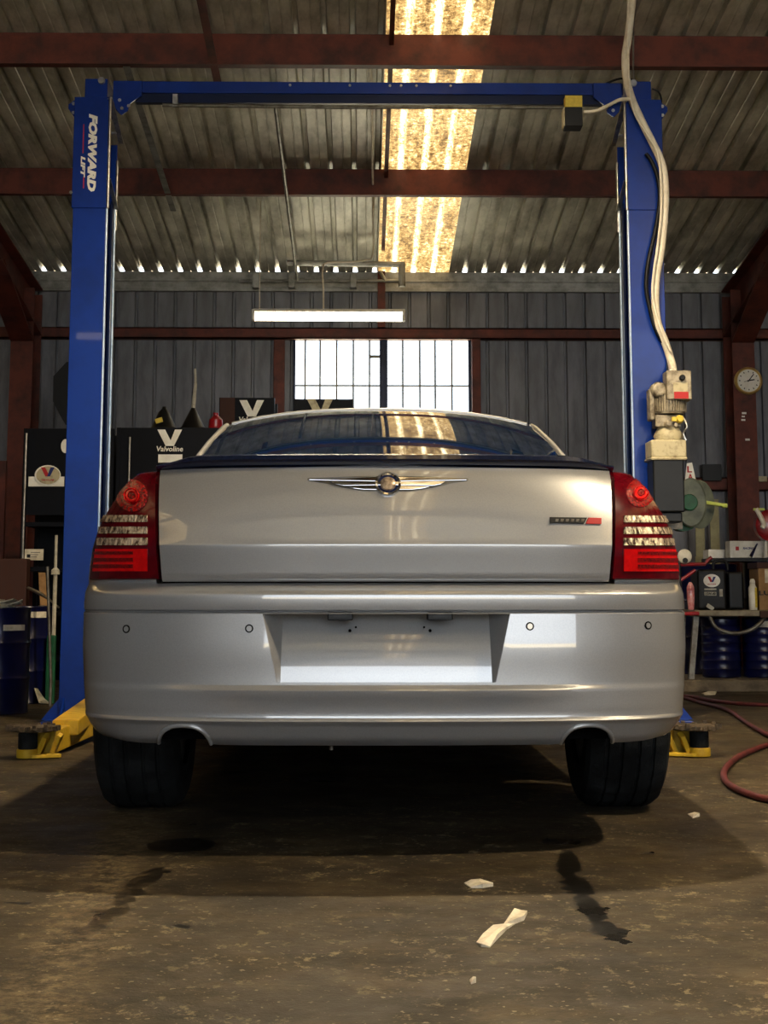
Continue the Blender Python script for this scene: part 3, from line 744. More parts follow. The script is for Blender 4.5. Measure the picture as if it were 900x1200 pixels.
# number plate recess: sloping back panel, side cheeks, top soffit, bottom ledge
ztp, zbt = zrows[iT], zrows[iB]
xi_t = (at(579, 722, D).x - at(336, 722, D).x) / 2 * 1.012; xi_b = (at(582, 800, D).x - at(333, 800, D).x) / 2 * 1.005
dp_t, dp_b = 0.085, 0.024
bm = B(); nr = 16; back = []
for j in range(nr + 1):
    f = j / nr; z = ztp + (zbt - ztp) * f; xi = xi_t + (xi_b - xi_t) * f; d_ = dp_b + (dp_t - dp_b) * (1 - f) ** 1.6
    back.append([Vector((-xi + 2 * xi * i / 12, d_ + 0.012 * (abs(-1 + i / 6)) ** 2, z)) + CO for i in range(13)])
grid(bm, back); pnl = obj('plate_panel', bm, M['paint'], car, smooth=40)
bm = B()
for s in (-1, 1):
    A_, Bq = [], []
    for j in range(nr + 1):
        f = j / nr; z = ztp + (zbt - ztp) * f
        A_.append(surf(s * t_of_x(hb(z), z), z) + CO); Bq.append(back[j][12 if s > 0 else 0])
    grid(bm, [A_, [a.lerp(b_, .06) + Vector((-s * .002, 0, 0)) for a, b_ in zip(A_, Bq)], [a.lerp(b_, .94) for a, b_ in zip(A_, Bq)], Bq])
for (zz, rowb, dz) in ((ztp, back[0], 0), (zbt, back[-1], 0)):
    fr_ = [surf(math.copysign(t_of_x(abs(u) * hb(zz), zz), u) if u else 0, zz) + CO for u in [-1 + i / 6 for i in range(13)]]
    grid(bm, [fr_, rowb])
obj('plate_recess', bm, M['paint'], car, smooth=25)
for px in (399, 515):
    p = at(px, 722, D + .05); bm = B(); box(bm, p.x - .035, p.x + .035, D + .012, D + .06, p.z - .011, p.z + .012); lmp = obj('plate_lamp', bm, M['black'], car, bevel=.003)
    bm = B(); box(bm, p.x - .018, p.x + .018, D + .008, D + .016, p.z - .004, p.z + .005); obj('lamp_lens', bm, M['tank'], lmp)
def back_y(z): f = (ztp - z) / (ztp - zbt); return dp_b + (dp_t - dp_b) * (1 - f) ** 1.6
for px, py, r in ((410, 739, .0045), (417, 735, .003), (497, 735, .003), (504, 739, .0045)):
    z = zC(py, .06); p = at(px, py, D + back_y(z)); bm = B(); lathe(bm, (p.x, D + back_y(z) - .001, p.z), [(r, .004), (r, -.003), (r * .4, -.004)], 10, 'y'); obj('screw_hole', bm, M['paint_shadow'], car)
# parking sensors
for px, py in ((148, 737), (292, 736.5), (621, 734), (759.5, 733)):
    p, t, z = on_shell(px, py); a = surf(t, z); n = (surf(t, z, .01) - a).normalized()
    u = Vector((0, 0, 1)); r_ = u.cross(n).normalized()
    bm = B()
    def disc(bm, r0, r1, h0, h1):
        ra = [bm.verts.new(p + (r_ * math.cos(k * PI / 10) + u * math.sin(k * PI / 10)) * r0 + n * h0) for k in range(20)]
        rb = [bm.verts.new(p + (r_ * math.cos(k * PI / 10) + u * math.sin(k * PI / 10)) * r1 + n * h1) for k in range(20)]
        for k in range(20): bm.faces.new((ra[k], ra[(k + 1) % 20], rb[(k + 1) % 20], rb[k]))
        return rb
    disc(bm, .0115, .0115, -.002, .0015); disc(bm, .0115, .0082, .0015, .0015); disc(bm, .0082, .0082, .0015, 0)
    sn = obj('parking_sensor', bm, M['paint_shadow'], car)
    bm = B(); rb = disc(bm, .008, .0075, 0, .002); bm.faces.new(rb); obj('sensor_face', bm, M['paint'], sn)
# exhaust arch: rolled lip, and an added black liner painting the shade inside
for s in (-1, 1):
    pts = []
    for k in range(0, 25):
        a = PI - PI * k / 24; x = s * (AX + AR * math.cos(a)); xx = abs(x); zz = max(zbot(x if abs(abs(x) - AX) < AR else x * 0.9999), ZB)
        if k in (0, 24): zz = ZB + 0.004
        t = t_of_x(x, zcrease); base = surf(t * s, zcrease)
        yy = base.y + (lerp_table(YO, zz) - lerp_table(YO, zcrease)); pts.append(Vector((x, yy, zz)))
    bm = B(); tube(bm, [p + CO for p in pts], 0.0065, 8); obj('arch_lip', bm, M['paint'], car, smooth=60)
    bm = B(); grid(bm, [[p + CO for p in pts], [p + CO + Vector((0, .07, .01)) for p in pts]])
    obj('exhaust_shade', bm, M['paint_shadow'], car)
# boot lid
zl0, zl1 = zC(681.5), zC(544)
def lidx(z): return .6265 + (.6545 - .6265) * (z - zl0) / (zl1 - zl0)
lrows = [zC(p) for p in (681.3, 680.6, 679.5, 677, 670, 660, 650, 642, 639, 637.6, 636.6, 635, 630, 615, 600, 587, 575, 565, 555, 549, 544)]
bm = B(); LR = []
for z in lrows:
    r = [surf(math.copysign(t_of_x(abs(u) * lidx(z), z), u), z, 0) + Vector((0, -.012, 0)) for u in [-1 + i / 16 for i in range(33)]]
    e0, e1 = r[0] + Vector((0, .03, 0)), r[-1] + Vector((0, .03, 0)); LR.append([e0] + r + [e1])
LR = [[p + Vector((0, .03, 0.002)) for p in LR[0]]] + LR
grid(bm, [[p + CO for p in r] for r in LR]); lid = obj('boot_lid', bm, M['paint'], car, smooth=30)
# dark shut lines round the lid
bm = B()
for s in (-1, 1):
    L_ = [surf(s * t_of_x(lidx(z) + .001, z), z) + Vector((0, .016, 0)) for z in lrows]; R_ = [surf(s * t_of_x(lidx(z) + .012 , z), z) + Vector((0, .016, 0)) for z in lrows]
    grid(bm, [[p + CO for p in L_], [p + CO for p in R_]])
r0 = [surf(math.copysign(t_of_x(abs(u) * .63, zl0), u), zC(683.4)) + Vector((0, .012, 0)) for u in [-1 + i / 10 for i in range(21)]]
grid(bm, [[p + CO for p in r0], [p + CO + Vector((0, .004, .016)) for p in r0]])
obj('shut_line', bm, M['paint_shadow'], car)
# quarter panels behind the lamps
TQ = .63
for s in (-1, 1):
    bm = B(); zs = [zC(p) for p in (683.2, 680, 676, 660, 640, 620, 605, 590, 575, 563, 555, 549, 546.5, 544)]
    grid(bm, [[surf(s * (TQ + (1 - TQ) * i / 14), z) + CO for i in range(15)] for z in zs]); obj('rear_quarter', bm, M['paint'], car, smooth=35)
    # pale sill strip below the lamp
    bm = B(); zs = [zC(p) for p in (683.4, 681.5, 680, 678.8, 678.2)]
    grid(bm, [[surf(s * (t_of_x(.645, z) + (TQ - t_of_x(.645, z)) * i / 12), z, -.004 if k > 3 else 0.002) + CO for i in range(13)] for k, z in enumerate(zs)]); obj('lamp_sill', bm, M['paint'], car, smooth=35)

# tail lamps
for s in (-1, 1):
    bm = B(); zs = [zC(p) for p in (678.6, 677.5, 670, 655, 640, 625, 610, 600, 590, 580, 570, 562, 555, 550, 547.5, 545.5, 544.2)]
    rr = []
    for z in zs:
        ta = t_of_x(lidx(z) + .0095, z); tb = max(TQ, ta + .01); n = 18
        of = .006 if z not in (zs[0], zs[-1]) else -.002
        rr.append([surf(s * ta, z, -.012)] + [surf(s * (ta + (tb - ta) * i / n), z, of) for i in range(n + 1)] + [surf(s * tb, z, -.004)])
    grid(bm, [[p + CO for p in r] for r in rr])
    lamp = obj('tail_lamp', bm, M['lens'], car, smooth=35)
    # pixel map: left lamp coordinates, mirrored for the right about 451.6
    mx_ = (lambda q: q) if s < 0 else (lambda q: 903.5 - q)
    def quad(x0a, x0b, x1, y0, y1):
        # outer edge top x0a, outer edge bottom x0b, inner edge x1
        c = [(mx_(x0a), y0), (mx_(x1), y0), (mx_(x1), y1), (mx_(x0b), y1)]
        if s > 0: c = [c[1], c[0], c[3], c[2]]
        return c
    for (a, b_, y0, y1) in ((121.5, 120.5, 604, 612), (119.5, 118.5, 617.5, 625.5), (117.5, 116.5, 630.5, 639)):
        shell_patch('clear_strip', quad(a, b_, 174, y0, y1), M['lens_clear'], lamp, off=.0105, th=.008, nu=14, nv=3)
    shell_patch('bright_block', quad(115, 111.5, 174, 643.5, 669.5), M['lens_red'], lamp, off=.0095, th=.008, nu=14, nv=3)
    for (a, y0, y1) in ((113, 646.5, 650), (112.5, 654, 658.5), (111.5, 661.5, 666)):
        shell_patch('led_row', quad(a + 1, a + .5, 158, y0, y1), M['lens_line'], lamp, off=.0115, th=.006, nu=12, nv=2)
    # round reflector: rings on the shell
    cx_, cy_ = (157, 581) if s < 0 else (748, 577)
    def ring(r0, r1, name, m, off, n=28):
        bm = B(); lo_, hi_ = [], []
        for k in range(n + 1):
            a = 2 * PI * k / n
            for rad, dst in ((r0, lo_), (r1, hi_)):
                qx, qy = cx_ + math.cos(a) * rad * .95, cy_ + math.sin(a) * rad
                p, t, z = on_shell(qx, qy); dst.append(surf(t, z, off) + CO)
        mid = [(a + b_) / 2 + Vector((0, -.003, 0)) for a, b_ in zip(lo_, hi_)]
        grid(bm, [lo_, mid, hi_]); 
        back_ = [p + Vector((0, .006, 0)) for p in hi_]; bk2 = [p + Vector((0, .006, 0)) for p in lo_]
        grid(bm, [hi_, back_, bk2, lo_]); return obj(name, bm, m, lamp, smooth=50)
    ring(9, 19 if s < 0 else 17, 'round_reflector', M['lens_mid'], .0085); ring(4.2, 7.5, 'bulb_ring', M['lens_red'], .010); ring(.5, 3.6, 'bulb_cover', M['lens_mid'], .010)
    ring(8, 9.2, 'reflector_rim', M['lens_red'], .0105)

# emblem: winged badge
def P3(px, py, off): p, t, z = on_shell(px, py); return surf(t, z, off) + CO + Vector((0, -.012, 0))
def plate(poly, m, name, off0, off1, parent):
    bm = B(); f = [bm.verts.new(P3(x, y, off1)) for x, y in poly]; g = [bm.verts.new(P3(x, y, off0)) for x, y in poly]
    bm.faces.new(f); bm.faces.new(g[::-1]); n = len(poly)
    for i in range(n): bm.faces.new((f[i], g[i], g[(i + 1) % n], f[(i + 1) % n]))
    return obj(name, bm, m, parent, bevel=.0012)
EX, EY = 454.5, 567.5
emblem = None
for s in (-1, 1):
    def q(dx, dy): return (EX + s * dx, EY + dy)
    w1 = plate([q(8, -8.5), q(24, -7.8), q(60, -7.4), q(92, -6.0), q(92, -4.6), q(70, -4.0), q(8, -3.0)], M['chrome'], 'emblem_wing', -.002, .005, lid)
    plate([q(8, -2.6), q(68, -3.0), q(62, 0.2), q(52, 2.2), q(8, 1.4)], M['chrome'], 'emblem_wing', -.002, .0065, lid)
    plate([q(8, 2.0), q(50, 2.8), q(40, 5.2), q(28, 6.6), q(8, 6.8)], M['chrome'], 'emblem_wing', -.002, .005, lid)
    plate([q(6, -9.5), q(30, -9.2), q(94, -6.6), q(94, -4.4), q(70, 0), q(54, 4), q(30, 8.2), q(6, 9)], M['dull_steel'], 'emblem_backing', -.003, .002, lid)
def edisc(r0, r1, h0, h1, name, m, n=30, ry=.86, dome=0):
    bm = B(); a0 = [P3(EX + math.cos(2 * PI * k / n) * r0, EY + math.sin(2 * PI * k / n) * r0 * ry, h0) for k in range(n + 1)]
    a1 = [P3(EX + math.cos(2 * PI * k / n) * r1, EY + math.sin(2 * PI * k / n) * r1 * ry, h1) for k in range(n + 1)]
    c_ = [P3(EX, EY, h1 + dome)] * (n + 1) if dome else None
    grid(bm, [a0, a1] + ([c_] if dome else [])); return obj(name, bm, m, lid, smooth=50)
edisc(16.5, 14.5, .0, .009, 'emblem_ring', M['chrome']); edisc(14.5, 12.0, .009, .006, 'emblem_ring', M['chrome'])
edisc(12.0, 9.5, .006, .005, 'emblem_ring', M['blue_dark']); edisc(9.5, 7.6, .005, .010, 'emblem_seal', M['bronze'], dome=.002)
# small badge at right: black part and red part
plate([(643.5, 606), (687, 606.6), (683.5, 613.8), (643.5, 613.2)], M['black'], 'badge', -.002, .005, lid)
plate([(688.5, 606.6), (703.5, 607), (703.5, 614.4), (685, 613.9)], M['red_label'], 'badge', -.002, .005, lid)
for k in range(6): 
    x0 = 650 + k * 6; plate([(x0, 608.3), (x0 + 3.6, 608.3), (x0 + 2.8, 611.6), (x0 - .6, 611.6)], M['dull_steel'], 'badge_mark', .004, .0058, lid)

# spoiler lip over the lid edge
def spz(u, top): 
    pc = 527.5 if top else 541.0
    return zC(pc)
bm = B(); rows_ = []
prof_ = [(.010, 0.0), (-.014, .012), (-.020, .024), (-.012, .036), (.02, .042), (.08, .038), (.13, .02), (.14, -.01)]
zsp = zC(543)
for i in range(41):
    u = -1 + i / 20; x = u * .668; a = abs(u)
    zz0 = zC(541.5); base = surf(math.copysign(t_of_x(abs(x), zC(546)), u), zC(546))
    k = 1 - sm((a - .80) / .2) * .55
    ro = [Vector((x, base.y + dy * (0.6 + .4 * k) , zC(543.5) - .002 + dz * k - .000)) for dy, dz in prof_]
    rows_.append([p + CO for p in ro])
V_ = grid(bm, rows_); bm.faces.new(V_[0]); bm.faces.new(V_[-1][::-1])
obj('boot_spoiler', bm, M['spoiler'], car, smooth=40)

# --- body forward of the tail: sides, deck, bonnet, greenhouse
WM = [(.20, .87), (.35, .915), (.6, .94), (.85, .93), (.98, .905), (1.02, .88), (1.05, .80), (1.08, .66)]
ZT = zl1
def side_x(z, y):
    f = sm((y - .66) / .6); a = W(z) * 1.008; b_ = lerp_table(WM, z / ZT * 1.08)
    x = a + (b_ - a) * f
    if y > 4.2: x *= 1 - .10 * ((y - 4.2) / .75) ** 2.4
    return x
def hsc(y): return 1 - .16 * sm((y - 3.3) / 1.8)
RA, FA = 1.10, 4.15
def arch_z(y, z0):
    for c in (RA, FA):
        d = abs(y - c)
        if d < .42: return max(z0, .36 + math.sqrt(.42 ** 2 - d * d) * .99)
    return z0
ys = [.66]
for c in (RA, FA): ys += [c + .42 * math.cos(PI - PI * k / 20) for k in range(21)]
ys += [.68 + (k) * .0 for k in range(0)] + [1.6 + .2 * k for k in range(10)] + [4.62, 4.75, 4.88, 4.95]
ys = sorted(set(round(y, 4) for y in ys))
zf = [0, .06, .14, .24, .36, .48, .6, .7, .78, .84, .885, .92, .95, .975, .99, 1.0]
for s in (-1, 1):
    bm = B(); rows_ = []
    for y in ys:
        zt = ZT; zb0 = lerp_table([(.66, ZB), (1.6, .24), (3.6, .24), (4.95, .25)], y); zb_ = arch_z(y, zb0)
        rows_.append([Vector((s * side_x(zb_ + (zt - zb_) * f, y), y, (zb_ + (zt - zb_) * f) * hsc(y))) + CO for f in zf])
    grid(bm, rows_); obj('body_side', bm, M['paint'], car, smooth=40)
bm = B(); rows_ = []
dy_ = [.10, .13, .2, .3, .4, .5, .66, .9, 1.2, 1.6, 2.2, 2.8, 3.4, 3.7, 4.0, 4.3, 4.6, 4.8, 4.95]
def deck_half(y):
    if y < .66:
        w = W(ZT); 
        # inverse of the plan at the top ring
        lo, hi = 0.0, 1.0
        for _ in range(24):
            mid = (lo + hi) / 2
            if plan(mid)[1] + lerp_table(YO, ZT) * (1 if mid < .75 else max(0, 1 - (mid - .75) / .2)) < y: lo = mid
            else: hi = mid
        return plan(lo)[0] * w
    return side_x(ZT, y)
for y in dy_:
    h_ = deck_half(y); zt = ZT * hsc(y)
    if y >= 3.7: cr = .035
    else: cr = .022
    rows_.append([Vector((h_ * u, y, zt + cr * (1 - u * u) * (0.0 if y < .12 else 1))) + CO for u in [-1 + i / 8 for i in range(17)]])
grid(bm, rows_); obj('body_deck', bm, M['paint'], car, smooth=40)
bm = B(); y = 4.95
pr_ = [(side_x(.25 + (ZT - .25) * f, y), (.25 + (ZT - .25) * f) * hsc(y)) for f in zf]
grid(bm, [[Vector((x * u, y + .06 * (1 - abs(u) ** 3), z)) + CO for u in [-1 + i / 8 for i in range(17)]] for x, z in pr_]); obj('front_bumper', bm, M['paint'], car, smooth=40)
bm = B(); box(bm, XC - .33, XC + .33, D + 4.98, D + 5.04, .5, .82); obj('grille', bm, M['dull_steel'], car, bevel=.02)
for s in (-1, 1):
    bm = B(); box(bm, XC + s * .62 - .16, XC + s * .62 + .16, D + 4.93, D + 4.985, .62, .80); obj('headlamp', bm, M['lens_clear'], car, bevel=.03)
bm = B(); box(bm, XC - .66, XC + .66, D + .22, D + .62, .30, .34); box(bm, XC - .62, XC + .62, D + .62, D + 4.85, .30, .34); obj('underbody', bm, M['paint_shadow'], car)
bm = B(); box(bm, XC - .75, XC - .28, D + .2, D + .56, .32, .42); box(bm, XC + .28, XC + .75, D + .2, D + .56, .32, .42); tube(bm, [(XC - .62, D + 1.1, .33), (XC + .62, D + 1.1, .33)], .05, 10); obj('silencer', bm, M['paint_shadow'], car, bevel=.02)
p = at(388, 878, D + .1); bm = B(); tube(bm, [(p.x, D + .1, p.z - .002), (p.x, D + .1, p.z + .06)], .006, 8); obj('tow_pin', bm, M['dull_steel'], car)

# greenhouse
GC = [(.74, 1.095), (1.0, 1.205), (1.3, 1.315), (1.6, 1.405), (1.8, 1.445), (2.1, 1.474), (2.4, 1.482), (2.7, 1.474), (2.95, 1.435), (3.3, 1.28), (3.62, 1.10)]
GE = [(.74, .67), (1.0, .655), (1.3, .625), (1.6, .60), (1.8, .59), (2.1, .585), (2.95, .575), (3.62, .66)]   # roof rail half width
def gz(y): return lerp_table(GC, y)
gy = [.74, .86, 1.0, 1.15, 1.3, 1.45, 1.6, 1.7, 1.85, 2.1, 2.2, 2.26, 2.4, 2.7, 2.95, 3.1, 3.3, 3.62]
NS, NT = 6, 12
def gpt(y, k):
    zc = gz(y); xe = lerp_table(GE, y); zb_ = 1.03; drop = min(.062, (zc - zb_) * .5)
    ze = zc - drop; xb = .80 if y < 3.3 else .82
    if k <= NS:
        f = k / NS; return (xb + (xe - xb) * f ** 1.25, zb_ + (ze - zb_) * f)
    f = (k - NS) / NT; a = f * PI / 2
    return (xe * (1 - f) , ze + drop * (1 - (1 - f) ** 2.6))
def gsec(name, m, y0, y1, k0, k1, mirror, off=0.0, only=None):
    yy = [y for y in gy if y0 - 1e-6 <= y <= y1 + 1e-6]
    bm = B(); rows_ = []
    for y in yy:
        r = []
        for k in range(k0, k1 + 1):
            x, z = gpt(y, k); r.append((x, z))
        if mirror == 0: r = [(-x, z) for x, z in r][:-1] + [(x, z) for x, z in reversed(r)]
        else: r = [(x * mirror, z) for x, z in r]
        rows_.append([Vector((x, y, z)) + CO for x, z in r])
    grid(bm, rows_); return obj(name, bm, m, car, smooth=50, solid=.006 if off else 0)
def yfwd(y): return y
KG = NS + 1
gsec('rear_window', M['car_glass'], .74, 1.7, NS, NS + NT, 0)
gsec('roof', M['paint'], 1.7, 2.95, NS, NS + NT, 0)
gsec('windscreen', M['car_glass'], 2.95, 3.62, NS, NS + NT, 0)
for s in (-1, 1):
    gsec('rear_pillar', M['paint'], .74, 1.3, 0, NS, s); gsec('side_window', M['car_glass'], 1.3, 2.2, 0, NS - 1, s); gsec('centre_pillar', M['spoiler'], 2.2, 2.26, 0, NS - 1, s)
    gsec('side_window', M['car_glass'], 2.26, 3.1, 0, NS - 1, s); gsec('front_pillar', M['paint'], 3.1, 3.62, 0, NS, s); gsec('roof_rail', M['paint'], 1.3, 3.1, NS - 1, NS, s)
    # raised silver trim along the rear window edge
    bm = B(); tube(bm, [Vector((s * gpt(y, NS)[0], y, gpt(y, NS)[1])) + CO for y in (.80, 1.0, 1.15, 1.3, 1.45, 1.6, 1.7)], .010, 8); obj('window_trim', bm, M['paint'], car, smooth=60)
    bm = B(); box(bm, XC + s * 1.0 - .10, XC + s * 1.0 + .10, D + 3.1, D + 3.2, .98, 1.12); obj('door_mirror', bm, M['paint'], car, bevel=.03, seg=3)
    for yy_ in (2.0, 2.95):
        bm = B(); tube(bm, [(XC + s * .955, D + yy_ - .1, .86), (XC + s * .965, D + yy_ , .87), (XC + s * .955, D + yy_ + .1, .86)], .012, 8); obj('door_handle', bm, M['chrome'], car)
bm = B(); xs_ = [-.575 + .115 * i for i in range(11)]
def zroof(x, y): 
    xe = lerp_table(GE, y); f = 1 - abs(x) / xe; return gz(y) - .062 + .062 * (1 - (1 - f) ** 2.6)
tube(bm, [Vector((x, 1.70, zroof(x, 1.7) + .002)) + CO for x in xs_], .007, 8); obj('window_trim', bm, M['paint'], car, smooth=60)

# wheels
def wheel(x0, x1, yc, parent):
    """x0 inner, x1 outer (signed)"""
    s = 1 if x1 > x0 else -1; w = abs(x1 - x0); R = .362
    base = [(0, .222), (.008, .27), (-.006, .315), (.006, .342), (.022, .353)]
    prof = [(x0 + s * (a), r) for a, r in base]
    gr = [(.052, .060), (.098, .106), (w - .106, w - .098), (w - .060, w - .052)]
    tr = [(.040, .3605)]
    for a, b_ in gr: tr += [(a - .003, .3625), (a, .354), (b_, .354), (b_ + .003, .3625)]
    tr += [(w - .040, .3605)]
    prof += [(x0 + s * a, r) for a, r in tr] + [(x0 + s * (w - a), r) for a, r in reversed(base)]
    bm = B(); seg = 96; rings = []
    for h, r in prof:
        d_ = abs(h - x0)
        rings.append([bm.verts.new((CO.x + h, CO.y + yc + math.cos(2 * PI * k / seg) * rr, .362 + math.sin(2 * PI * k / seg) * rr)) for k in range(seg) for rr in ((r - (.006 if (k % 4 == 0 and r > .34) else 0)),)])
    for a, b_ in zip(rings, rings[1:]):
        for k in range(seg): bm.faces.new((a[k], a[(k + 1) % seg], b_[(k + 1) % seg], b_[k]))
    t = obj('tyre', bm, M['rubber'], parent, smooth=25)
    bm = B(); xo = x1 - s * .02
    lathe(bm, (CO.x, CO.y + yc, .362), [(.235, x0 + s * .02), (.215, x0 + s * .05), (.20, x1 - s * .10), (.22, xo), (.235, xo)][::1], 40, 'x')
    for k in range(10):
        a = 2 * PI * k / 10; p0 = Vector((CO.x + xo - s * .035, CO.y + yc + math.cos(a) * .03, .362 + math.sin(a) * .03)); p1 = Vector((CO.x + xo - s * .01, CO.y + yc + math.cos(a) * .222, .362 + math.sin(a) * .222)); bar(bm, p0, p1, .03, .022, (1, 0, 0))
    lathe(bm, (CO.x, CO.y + yc, .362), [(.001, xo - s * .02), (.05, xo - s * .02), (.055, xo - s * .05)], 20, 'x')
    obj('rim', bm, M['alloy'], t, smooth=30)
    bm = B(); lathe(bm, (CO.x, CO.y + yc, .362), [(.001, x0 + s * .09), (.15, x0 + s * .09), (.15, x0 + s * .11), (.001, x0 + s * .11)], 24, 'x'); obj('brake_disc', bm, M['dull_steel'], t)
for s in (-1, 1):
    wheel(s * .665, s * .925, RA, car); wheel(s * .68, s * .91, FA, car)
# ------------------------------------------------------------------ two-post lift
YL0, YL1 = 8.80, 9.10
LX = (at(79, 450, YL0).x + at(781, 450, YL0).x) / 2
lift = thing('two_post_lift', 'tall blue two-post car lift with yellow arms, astride the silver car', 'car lift', (LX, 8.95, 0))
LXL0, LXL1 = at(79.5, 450, YL0).x, at(119, 450, YL0).x
LXR1, LXR0 = at(780.5, 400, YL0).x, at(740, 400, YL0).x
ZTOP = at(100, 114, YL0).z; ZSH = at(100, 244, YL0).z
def column(xo, xi, s):
    """xo outer, xi inner edge; s = +1 when the inner side is towards +x"""
    t = .012; bm = B(); z1 = ZSH + .1
    x0, x1 = min(xo, xi), max(xo, xi)
    box(bm, x0, x1, YL0, YL0 + t, .02, z1); box(bm, x0, x1, YL1 - t, YL1, .02, z1)
    xw = xo; box(bm, min(xw, xw + s * t), max(xw, xw + s * t), YL0 + t, YL1 - t, .02, z1)
    col_ = obj('column', bm, M['blue'], lift, bevel=.003)
    bm = B()
    for y0, y1 in ((YL0 + t, YL0 + .075), (YL1 - .075, YL1 - t)): box(bm, min(xi, xi - s * t), max(xi, xi - s * t), y0, y1, .02, z1)
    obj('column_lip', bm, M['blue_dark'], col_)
    bm = B(); box(bm, min(xo + s * .02, xo + s * .1), max(xo + s * .02, xo + s * .1), YL0 + .09, YL1 - .09, .3, ZTOP - .1); obj('slider_rail', bm, M['blue_dark'], col_)
    for y in (YL0 + .004, YL1 - .004):
        bm = B(); tube(bm, [(xi + s * .004, y, .05), (xi + s * .004, y, z1)], .0075, 8); obj('glint_bead', bm, M['edge_glint'], col_, smooth=60)  # added bead; its pale colour paints the gleam along the blue edge
    # upper sheath
    e_ = .008; bm = B(); x0s, x1s = x0 - e_, x1 + e_
    box(bm, x0s, x1s, YL0 - e_, YL0 - e_ + t * .6, ZSH, ZTOP); box(bm, x0s, x1s, YL1 - t * .6 + e_, YL1 + e_, ZSH - .06, ZTOP - .2)
    xx = x0s if s > 0 else x1s; box(bm, min(xx, xx + s * .008), max(xx, xx + s * .008), YL0, YL1, ZSH, ZTOP)
    sh = obj('column_extension', bm, M['blue'], lift, bevel=.003)
    for y in (YL0 - .006, YL1 + .002):
        bm = B(); tube(bm, [(xi + s * .010, y, ZSH if y < 8.9 else ZSH - .06), (xi + s * .010, y, ZTOP if y < 8.9 else ZTOP - .3)], .009, 8); obj('glint_bead', bm, M['steel'], sh, smooth=60)  # bright bead added to stand for light reflected by the sheath edge
    # raised head block, ear with bolts
    bm = B(); box(bm, min(xo + s * .05, xi - s * .01), max(xo + s * .05, xi - s * .01), YL0 + .0, YL1, ZTOP - .04, ZTOP + .115); obj('head_block', bm, M['blue'], lift, bevel=.004)
    bm = B(); xe = xo - s * .005; prism(bm, [(xe, ZTOP - .0), (xe - s * .045, ZTOP - .035), (xe - s * .045, ZTOP - .06), (xe, ZTOP - .12)], YL0 + .03, YL0 + .045); prism(bm, [(xe, ZTOP - .0), (xe - s * .045, ZTOP - .035), (xe - s * .045, ZTOP - .06), (xe, ZTOP - .12)], YL0 + .09, YL0 + .105)
    ear = obj('ear_plate', bm, M['blue'], lift)
    bm = B()
    for dz in (-.03, -.085): lathe(bm, (xe - s * .015, YL0 + .03, ZTOP + dz), [(.011, .008), (.011, -.004)], 6, 'y')
    obj('bolt', bm, M['steel'], ear)
    bm = B(); lathe(bm, (xi - s * .045, YL0 - .005, ZTOP + .10), [(.022, .012), (.02, -.012)], 12, 'y'); obj('pulley_pin', bm, M['steel'], lift)
    # gusset under the beam and galvanised straps
    bm = B(); g0 = xi + s * .02
    prism(bm, [(g0, ZTOP + .11), (g0 + s * .17, ZTOP + .11), (g0 + s * .17, ZTOP + .02), (g0 + s * .10, ZTOP - .03), (g0 + s * .09, ZTOP - .075), (g0 + s * .05, ZTOP - .10), (g0 + s * .02, ZTOP - .07), (g0, ZTOP + .0)], YL0 + .02, YL0 + .035)
    gs = obj('beam_gusset', bm, M['blue'], lift, bevel=.002)
    bm = B()
    for dx, dz in ((.04, -.01), (.055, -.06), (.095, -.045)): lathe(bm, (g0 + s * dx, YL0 + .018, ZTOP + dz), [(.011, .008), (.010, -.004)], 8, 'y')
    obj('bolt', bm, M['steel'], gs)
    bm = B(); bar(bm, (xi + s * .008, YL0 - .012, ZTOP - .01), (xi + s * .03, YL1 + .01, ZTOP - .19), .006, .03, (1, 0, 0)); obj('cross_strap', bm, M['steel'], sh)
    zz = at(100, 210, YL0).z; bm = B(); bar(bm, (xi + s * .012, YL0 - .012, zz), (xi + s * .012, YL1 + .012, zz - .11), .006, .025, (1, 0, 0)); obj('cross_strap', bm, M['steel'], sh)
    bm = B(); box(bm, min(xi, xi + s * .03), max(xi, xi + s * .03), YL0 + .1, YL0 + .12, ZTOP - .19, ZTOP - .18); obj('tie_bar', bm, M['steel'], sh)
    # base plate and brace
    bm = B(); box(bm, x0 - .08, x1 + .08, YL0 - .10, YL1 + .12, 0, .018); obj('base_plate', bm, M['blue'], lift, bevel=.003)
    bm = B(); V = [bm.verts.new(p) for p in ((x0 + .02, YL0, .14), (x0 + .02, YL0 - .10, .018), (x0 + .02, YL0, .018), (x0 + .035, YL0, .14), (x0 + .035, YL0 - .10, .018), (x0 + .035, YL0, .018))]
    for f in ((0, 1, 2), (5, 4, 3), (0, 3, 4, 1), (1, 4, 5, 2), (2, 5, 3, 0)): bm.faces.new([V[i] for i in f])
    prism(bm, [(xo - s * .0, .14), (xo - s * .10, .018), (xo, .018)], YL0 + .02, YL0 + .035)
    obj('base_brace', bm, M['blue'], lift)
    # carriage inside the column
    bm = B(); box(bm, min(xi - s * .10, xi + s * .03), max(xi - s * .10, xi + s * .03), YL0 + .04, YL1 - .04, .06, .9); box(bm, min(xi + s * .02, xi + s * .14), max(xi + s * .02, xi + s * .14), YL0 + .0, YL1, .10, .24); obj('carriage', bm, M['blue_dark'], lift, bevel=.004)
    return col_, sh
cl, shl = column(LXL0, LXL1, 1)
cr_, shr = column(LXR1, LXR0, -1)
